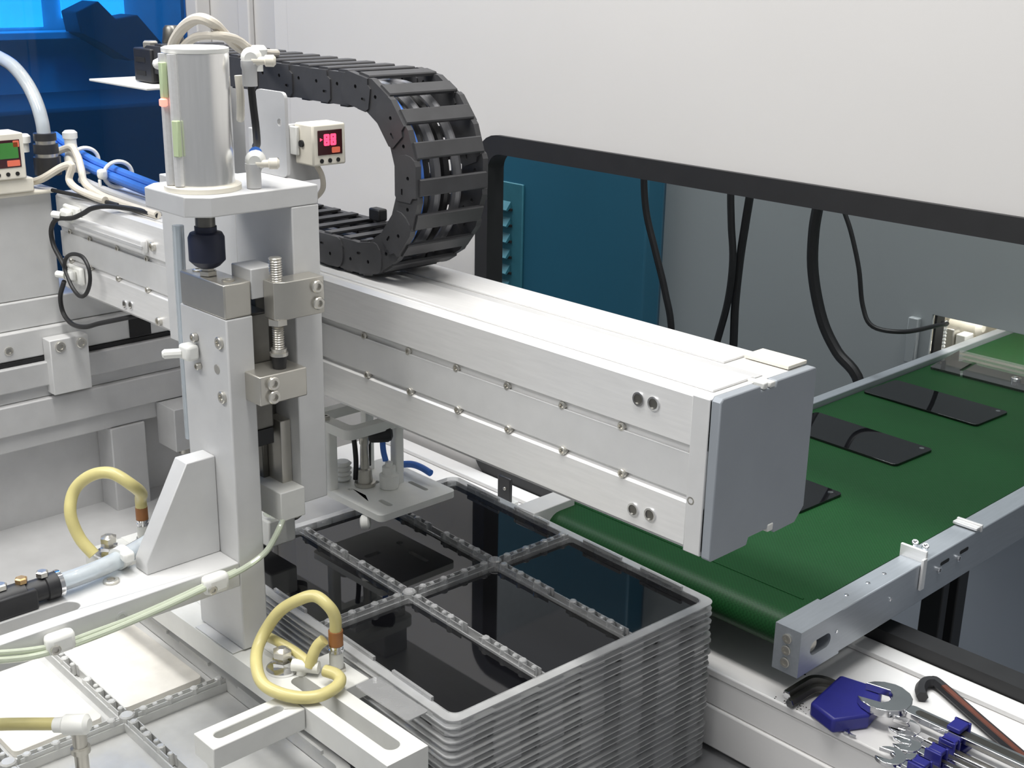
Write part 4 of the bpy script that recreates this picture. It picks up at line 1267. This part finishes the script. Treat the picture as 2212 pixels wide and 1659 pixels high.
ps = pressure_sensor((-0.471, -0.045, 0.127), (0.031, 0.0395, 0.0405), 'cream pressure sensor with glowing red digits by the chain loop', 'red')
B('mount_plate', ps, 'alu_grey', -0.5125, -0.5055, -0.0915, -0.012, 0.1075, 0.165, 0.001)
B('side_clip', ps, 'white_part', -0.505, -0.493, -0.049, -0.0452, 0.136, 0.164, 0.001)
lathe(bm := new(), (-0.489, -0.0452, 0.148), (0, -1, 0), [(0, 0.0035), (0.002, 0.0035)], 12)
build('port', bm, 'slot', ps)
hose('sensor_cable', [(-0.489, -0.03, 0.127), (-0.483, -0.027, 0.1156), (-0.489, -0.022, 0.1013), (-0.504, -0.02, 0.09), (-0.525, -0.02, 0.080)], 0.0028, 'beige_cable', 'thin grey cable hanging below the red display sensor', 'cable')
# grey sheet bracket behind the cylinder
t = thing('sheet_bracket', (-0.465, -0.095, 0.1252), 'grey sheet bracket standing behind the cylinder', 'bracket')
build('sheet', plate(new(), rrect(-0.489, -0.440, 0.1253, 0.204, 0.006, 3), [circle(-0.450, 0.176, 0.0035), circle(-0.455, 0.140, 0.003)], -0.0965, -0.0930, 'y'), 'alu_grey', t)
hose('thin_cable', [(-0.425, -0.141, 0.216), (-0.426, -0.139, 0.196), (-0.428, -0.136, 0.176), (-0.440, -0.128, 0.160), (-0.452, -0.122, 0.156)], 0.0034, 'black', 'black cable below the top air fitting of the cylinder', 'cable')
hose('thin_hose', [(-0.437, -0.146, 0.222), (-0.437, -0.145, 0.205), (-0.441, -0.143, 0.19), (-0.447, -0.14, 0.182)], 0.0036, 'cream', 'cream hose end hanging beside the cylinder barrel', 'hose')
# cables arching over the cylinder top
hose('arched_cable', [(-0.62, -0.10, 0.205), (-0.595, -0.125, 0.222), (-0.5822, -0.13, 0.2317), (-0.5733, -0.13, 0.2453), (-0.5524, -0.13, 0.2591), (-0.5262, -0.13, 0.2666), (-0.5171, -0.12, 0.2618), (-0.5448, -0.09, 0.2479), (-0.5851, -0.05, 0.2334), (-0.64, 0.0, 0.2225), (-0.70, 0.045, 0.2195)], 0.0052, 'beige_cable', 'taller beige cable arch above the cylinder', 'cable', 'beige cables over the cylinder')
hose('arched_cable', [(-0.60, -0.09, 0.195), (-0.585, -0.118, 0.222), (-0.5713, -0.125, 0.2335), (-0.5588, -0.125, 0.2429), (-0.5366, -0.125, 0.2501), (-0.5148, -0.118, 0.2515), (-0.5358, -0.085, 0.2459), (-0.5758, -0.045, 0.2336), (-0.63, 0.008, 0.2245), (-0.68, 0.055, 0.2195)], 0.0042, 'beige_cable', 'lower beige cable arch above the cylinder', 'cable', 'beige cables over the cylinder')
t = thing('cable_knot', (-0.588, -0.102, 0.215), 'white tie bundling the beige cables left of the cylinder top', 'cable tie')
lathe(bm := new(), (-0.598, -0.112, 0.2265), (0.75, 0.6, 0.35), [(0, 0.006), (0.003, 0.009), (0.012, 0.009), (0.015, 0.006)], 14)
build('band', bm, 'cream', t)
lathe(bm := new(), (-0.606, -0.121, 0.224), (-0.7, -0.6, -0.4), [(0, 0.0055), (0.014, 0.005), (0.016, 0.003)], 12)
build('tail', bm, 'white_pl', t)
B('pipe_stub', t, 'cream', -0.61, -0.598, -0.1, -0.088, 0.2, 0.22, 0.002)
t = thing('tie_head', (-0.49, -0.05, 0.2175), 'white tie head on the chain behind the cylinder top', 'cable tie')
lathe(bm := new(), (-0.545, -0.055, 0.214), (0, 0, 1), [(0, 0.004), (0.012, 0.004), (0.013, 0.008), (0.021, 0.009), (0.025, 0.006)], 14)
build('head', bm, 'white_pl', t)

# left end: second sensor, hose socket, blue bundle
t = pressure_sensor((-1.150, -0.098, 0.028), (0.045, 0.052, 0.062), 'cream pressure sensor with green display at the left edge', 'green')
B('foot', t, 'cream', -1.20, -1.155, -0.11, -0.035, 0.008, 0.0275, 0.002)
B('bracket', t, 'cream', -1.21, -1.16, -0.13, -0.0, 0.002, 0.0075, 0.002)
hose('clear_hose', [(-1.41, 0.0, 0.182), (-1.36, 0.0, 0.1817), (-1.3117, 0.0, 0.1762), (-1.2665, 0.0, 0.1663), (-1.2281, 0.0, 0.1467), (-1.2034, 0.0, 0.1233), (-1.1911, 0.0, 0.0989), (-1.188, 0.0, 0.08)], 0.0095, 'clear_hose', 'clear curved hose dropping into the black socket at the left', 'hose', None, 14)
t = thing('hose_socket', (-1.185, 0.0, 0.030), 'black stepped hose socket with metal rings at the left', 'hose socket')
for z0, z1, r, mm in ((0.072, 0.082, 0.0155, 'black_pl'), (0.067, 0.072, 0.0135, 'bolt'), (0.054, 0.067, 0.017, 'black_pl'), (0.049, 0.054, 0.0155, 'bolt'), (0.024, 0.049, 0.0185, 'black_pl')):
    lathe(bm := new(), (-1.186, 0.0, z0), (0, 0, 1), [(0, r), (z1 - z0, r)], 20)
    build('step', bm, mm, t)
lathe(bm := new(), (-1.208, -0.022, 0.055), (0, 0, 1), [(0, 0.007), (0.012, 0.007), (0.013, 0.010), (0.022, 0.010), (0.025, 0.007)], 14)
tag(build('push_fitting', bm, 'white_pl'), 'white round fitting between the green display sensor and black socket', 'fitting')
for k, (dy, dz) in enumerate(((0, 0), (0.011, 0.004), (0.004, 0.011), (-0.009, 0.006))):
    pts = [(x, y + dy, z + dz - 0.004) for x, y, z in [(-1.295, 0.06, 0.055), (-1.25, 0.06, 0.044), (-1.172, 0.06, 0.031), (-1.089, 0.058, 0.026), (-1.0105, 0.056, 0.022), (-0.93, 0.054, 0.019), (-0.82, 0.05, 0.017), (-0.78, 0.05, 0.0165)]]
    hose('air_hose', pts, 0.0062, 'blue_hose', ['lowest blue hose of the bundle on the beam', 'rear blue hose of the bundle on the beam', 'uppermost blue hose of the bundle on the beam', 'front blue hose of the bundle on the beam'][k], 'hose', 'blue hoses on the beam')
hose('grey_cable', [(-1.16, 0.036, 0.016), (-1.08, 0.034, 0.011), (-1.0, 0.032, 0.009), (-0.92, 0.03, 0.008), (-0.8, 0.03, 0.008)], 0.0055, 'alu_grey', 'grey cable lying in front of the blue hose bundle', 'cable')
for x, lab in ((-1.195, 'left white cable tie around the blue hose bundle'), (-1.095, 'right white cable tie around the blue hose bundle')):
    zc_ = 0.036 if x < -1.15 else 0.0285
    t = thing('cable_tie', (x, 0.06, 0.002), lab, 'cable tie', 'ties on the blue bundle')
    pts = [(x, 0.06 + 0.021 * math.cos(a), zc_ + 0.0015 + 0.0175 * math.sin(a)) for a in [2 * math.pi * k / 16 for k in range(16)]]
    build('band', tube(new(), pts, 0.003, 8, 2, True), 'white_pl', t)
    B('head', t, 'white_pl', x - 0.006, x + 0.008, 0.030, 0.042, zc_ - 0.003, zc_ + 0.011, 0.004)
    B('tail', t, 'white_pl', x - 0.002, x + 0.004, 0.030, 0.033, 0.004, zc_ - 0.003, 0.001)
hose('beige_cable', [(-1.225, 0.004, 0.020), (-1.215, 0.006, 0.040), (-1.19, 0.035, 0.058), (-1.165, 0.035, 0.050), (-1.145, 0.03, 0.034), (-1.12, 0.022, 0.018), (-1.07, 0.018, 0.0095), (-1.02, 0.016, 0.008), (-0.96, 0.014, 0.0075), (-0.90, 0.012, 0.0075)], 0.0052, 'beige_cable', 'beige cable curling from the socket onto the beam top', 'cable', 'beige cables on the beam')
hose('beige_cable', [(-1.24, -0.02, 0.012), (-1.20, -0.024, 0.014), (-1.165, -0.02, 0.022), (-1.14, 0.0, 0.04), (-1.125, 0.008, 0.043), (-1.13, 0.004, 0.024), (-1.11, 0.004, 0.014), (-1.06, 0.004, 0.010), (-1.03, 0.006, 0.0085)], 0.0052, 'beige_cable', 'looped beige cable at the left end of the beam', 'cable', 'beige cables on the beam')
hose('black_flat_cable', [(-1.16, -0.008, 0.006), (-1.10, 0.0, 0.006), (-1.05, 0.006, 0.006), (-1.0, 0.01, 0.006)], 0.0028, 'black', 'thin black cable lying under the beige cables', 'cable')
t = thing('elbow_fitting', (-1.165, 0.03, 0.04), 'white elbow fitting on top of the left hose group', 'fitting')
lathe(bm := new(), (-1.215, 0.05, 0.052), (0, 0, 1), [(0, 0.0085), (0.014, 0.0085), (0.016, 0.0105), (0.024, 0.0105), (0.027, 0.007)], 16)
build('head', bm, 'white_pl', t)
lathe(bm := new(), (-1.215, 0.05, 0.056), (0.75, -0.35, -0.55), [(0, 0.009), (0.03, 0.009), (0.032, 0.0105), (0.045, 0.0105)], 16)
build('body', bm, 'cream', t)

# black signal cable with connectors on the beam front
hose('signal_cable', [(-0.90, 0.012, 0.0068), (-0.945, 0.008, 0.008), (-1.00, -0.004, 0.006), (-1.030, -0.013, 0.000), (-1.056, -0.014, -0.0105), (-1.09, -0.015, -0.022), (-1.135, -0.016, -0.030), (-1.158, -0.016, -0.048), (-1.156, -0.016, -0.070), (-1.136, -0.016, -0.088), (-1.124, -0.016, -0.098)], 0.0034, 'black', 'thin black signal cable draped over the beam front', 'cable', 'signal cables on the beam front')
fl = [(-1.1222, -0.018, -0.0953), (-1.1119, -0.018, -0.0802), (-1.0888, -0.018, -0.0716), (-1.0609, -0.018, -0.0712), (-1.0457, -0.018, -0.0846), (-1.0466, -0.018, -0.1042), (-1.0619, -0.018, -0.123), (-1.082, -0.018, -0.130), (-1.102, -0.018, -0.122), (-1.115, -0.018, -0.108)]
tag(build('signal_cable', tube(new(), fl, 0.0028, 8, 5, True), 'black'), 'small round loop of signal cable on the beam front', 'cable', 'signal cables on the beam front')
hose('signal_cable', [(-1.128, -0.018, -0.118), (-1.150, -0.016, -0.145), (-1.149, -0.014, -0.170), (-1.122, -0.014, -0.180), (-1.085, -0.013, -0.176), (-1.048, -0.008, -0.1635), (-1.015, 0.010, -0.153), (-0.99, 0.04, -0.1445)], 0.0034, 'black', 'signal cable sagging below the beam edge', 'cable', 'signal cables on the beam front')
for x, z, lab in ((-1.112, -0.022, 'white cable mount high on the beam front'), (-1.118, -0.108, 'white cable mount inside the signal cable loop')):
    t = thing('cable_mount', (x, -0.012, z - 0.012), lab, 'cable mount', 'cable mounts on the beam front')
    B('pad', t, 'white_pl', x - 0.022, x + 0.022, -0.008, -0.0008, z - 0.013, z + 0.013, 0.003)
    B('saddle', t, 'white_pl', x - 0.014, x + 0.012, -0.017, -0.0082, z - 0.008, z + 0.009, 0.004)
    lathe(bm := new(), (x - 0.010, -0.016, z - 0.001), (-0.8, -0.6, 0.1), [(0, 0.005), (0.012, 0.005), (0.014, 0.003)], 10)
    build('strap_tail', bm, 'white_pl', t)

# ================================================================== TOOLS ON THE LEDGE
ZL = -0.4004
_before_tools = set(bpy.data.objects)
hk = thing('hex_key_set', (0.02, 0.225, ZL), 'royal blue hex key holder with dark keys below the conveyor end block', 'hex key set')
hol = [(-0.006, 0.190), (-0.015, 0.258), (0.030, 0.268), (0.043, 0.240), (0.047, 0.214), (0.028, 0.180)]
build('holder', plate(new(), hol, [], ZL + 0.0004, ZL + 0.017), 'blue_tool', hk, 0.003)
for k, (dx, dy, r, kk) in enumerate(((-0.002, 0.004, 0.0052, 0), (0.010, -0.008, 0.0050, 1))):
    pts = [(-0.038 + dx, 0.196 + dy, ZL + 0.0055), (-0.037 + dx, 0.222 + dy, ZL + 0.0065), (-0.034 + dx, 0.236 + dy, ZL + 0.008), (-0.022 + dx, 0.243 + dy, ZL + 0.009), (0.0 + dx, 0.243 + dy, ZL + 0.009)]
    ky = build('hex_key', tube(new(), pts, r, 6, 4), 'steel_dark' if kk != 1 else 'chrome_dark' if 'chrome_dark' in M else 'steel_dark', hk, 0, 40)
    d_ = (Vector(pts[0]) - Vector(pts[1])).normalized()
    cyl(bm := new(), Vector(pts[0]), Vector(pts[0]) + d_ * 0.0012, r * 0.98, 6)
    build('key_tip', bm, 'chrome', ky)
for k in range(2):
    pts = [(0.030 + 0.006 * k, 0.200 - 0.002 * k, ZL + 0.003), (0.035 + 0.006 * k, 0.190, ZL + 0.003), (0.042 + 0.006 * k, 0.191, ZL + 0.0025)]
    build('hex_key', tube(new(), pts, 0.0013, 6, 4), 'chrome', hk)


def spanner(x_head, y, z, size, L, tilt, label):
    """Double open-ended spanner lying along +x, jaw towards -x."""
    s = thing('open_spanner', (x_head, y, z), label, 'spanner', 'spanner set')
    R_ = size
    jaw = R_ * 0.52
    pts = []
    a0, a1 = math.radians(180 - 38), math.radians(180 + 38)
    # outer arc of the head from upper prong round the back to lower prong
    ang = math.radians(15)
    head = []
    for k in range(15):
        a = math.radians(150) - math.radians(300) * k / 14
        head.append((R_ * math.cos(a), R_ * 1.02 * math.sin(a)))
    mouth = [(-R_ * 0.72, -jaw), (R_ * 0.05, -jaw * 0.95), (R_ * 0.22, -jaw * 0.5), (R_ * 0.26, 0), (R_ * 0.22, jaw * 0.5), (R_ * 0.05, jaw * 0.95), (-R_ * 0.72, jaw)]
    poly = head + mouth
    ca, sa = math.cos(ang), math.sin(ang)
    poly = [(x * ca - y_ * sa, x * sa + y_ * ca) for x, y_ in poly]
    bm = plate(new(), [(x_head + px, y + py) for px, py in poly], [], z, z + size * 0.30)
    build('jaw', bm, 'chrome', s, 0.0007)
    w = size * 0.30
    hx0 = x_head + R_ * 0.85
    bm = plate(new(), rrect(hx0, x_head + L, y - w, y + w, w * 0.9, 4), [], z + size * 0.02, z + size * 0.26)
    sh = build('shank', bm, 'chrome', s, 0.0005)
    bm = plate(new(), rrect(hx0 + 0.012, x_head + L - 0.012, y - w * 0.55, y + w * 0.55, w * 0.5, 4), [], z + size * 0.262, z + size * 0.27)
    build('shank_groove', bm, 'steel_dark', sh)
    return s


SP = [(0.046, 0.243, 0.0275, 'largest chrome open spanner, its jaw touching the blue key holder'),
      (0.078, 0.229, 0.0160, 'second chrome spanner counted from the large hex key'),
      (0.088, 0.219, 0.0150, 'third chrome spanner counted from the large hex key'),
      (0.094, 0.206, 0.0140, 'fourth chrome spanner counted from the large hex key'),
      (0.098, 0.193, 0.0130, 'fifth chrome spanner counted from the large hex key'),
      (0.094, 0.176, 0.0150, 'sixth chrome spanner with its open jaw over the ledge step'),
      (0.110, 0.162, 0.0115, 'smallest chrome spanner nearest the ledge front')]
for k, (x, y, sz, lab) in enumerate(SP):
    spanner(x, y, ZL + (0.0065 + 0.001 * (k % 2) if k else 0.0178), sz, 0.17 if k else 0.21, 0, lab)
t = thing('spanner_rack', (0.12, 0.21, ZL), 'royal blue plastic rack clipping the chrome spanners together', 'tool rack')
B('spine', t, 'blue_tool', 0.116, 0.134, 0.155, 0.264, ZL + 0.0002, ZL + 0.0062, 0.001)
for k, (x, y, sz, lab) in enumerate(SP):
    wv = sz * 0.30
    B('clip_wall', t, 'blue_tool', 0.1165, 0.1335, y + wv + 0.0004, y + wv + 0.0034, ZL + 0.006, ZL + (0.0215 if k else 0.0315), 0.0008)
    if k in (0, 1, 3, 5):
        B('clip_cap', t, 'blue_tool', 0.118, 0.132, y - wv - 0.001, y + wv + 0.0034, ZL + (0.0165 if k else 0.0268), ZL + (0.0215 if k else 0.0315), 0.001)
# large L hex key
lk = thing('large_hex_key', (0.1, 0.3, ZL), 'large black L-shaped hex key with brown painted arm', 'hex key')
arm_pts = [(0.058, 0.3000, ZL + 0.0062), (0.050, 0.3110, ZL + 0.0064), (0.046, 0.3240, ZL + 0.0066), (0.050, 0.3330, ZL + 0.0068), (0.060, 0.3330, ZL + 0.0068), (0.12, 0.3030, ZL + 0.0066), (0.22, 0.2540, ZL + 0.0064), (0.30, 0.2150, ZL + 0.0064)]
build('rod', tube(new(), arm_pts, 0.0062, 6, 5), 'black_pl', lk, 0, 40)
pts = [(0.066, 0.3295, ZL + 0.0122), (0.12, 0.3025, ZL + 0.012), (0.22, 0.2535, ZL + 0.0118), (0.30, 0.2145, ZL + 0.0118)]
bm = new()
d_ = Vector((0.10, -0.049, 0)).normalized()
nrm = Vector((-d_.y, d_.x, 0)) * 0.0036
for a, b in zip(pts, pts[1:]):
    a, b = Vector(a), Vector(b)
    vs = [bm.verts.new(q) for q in (a - nrm, b - nrm, b + nrm, a + nrm)] + [bm.verts.new(q - Vector((0, 0, 0.002))) for q in (a - nrm, b - nrm, b + nrm, a + nrm)]
    for f in ((0, 1, 2, 3), (7, 6, 5, 4), (0, 4, 5, 1), (3, 2, 6, 7), (0, 3, 7, 4), (1, 5, 6, 2)):
        bm.faces.new([vs[i] for i in f])
build('painted_band', bm, 'rust', lk)
# the tools lie a little further back on the ledge
for o in [o for o in bpy.data.objects if o not in _before_tools and o.parent is None]:
    o.location += Vector((-0.020, 0.040, 0.0))
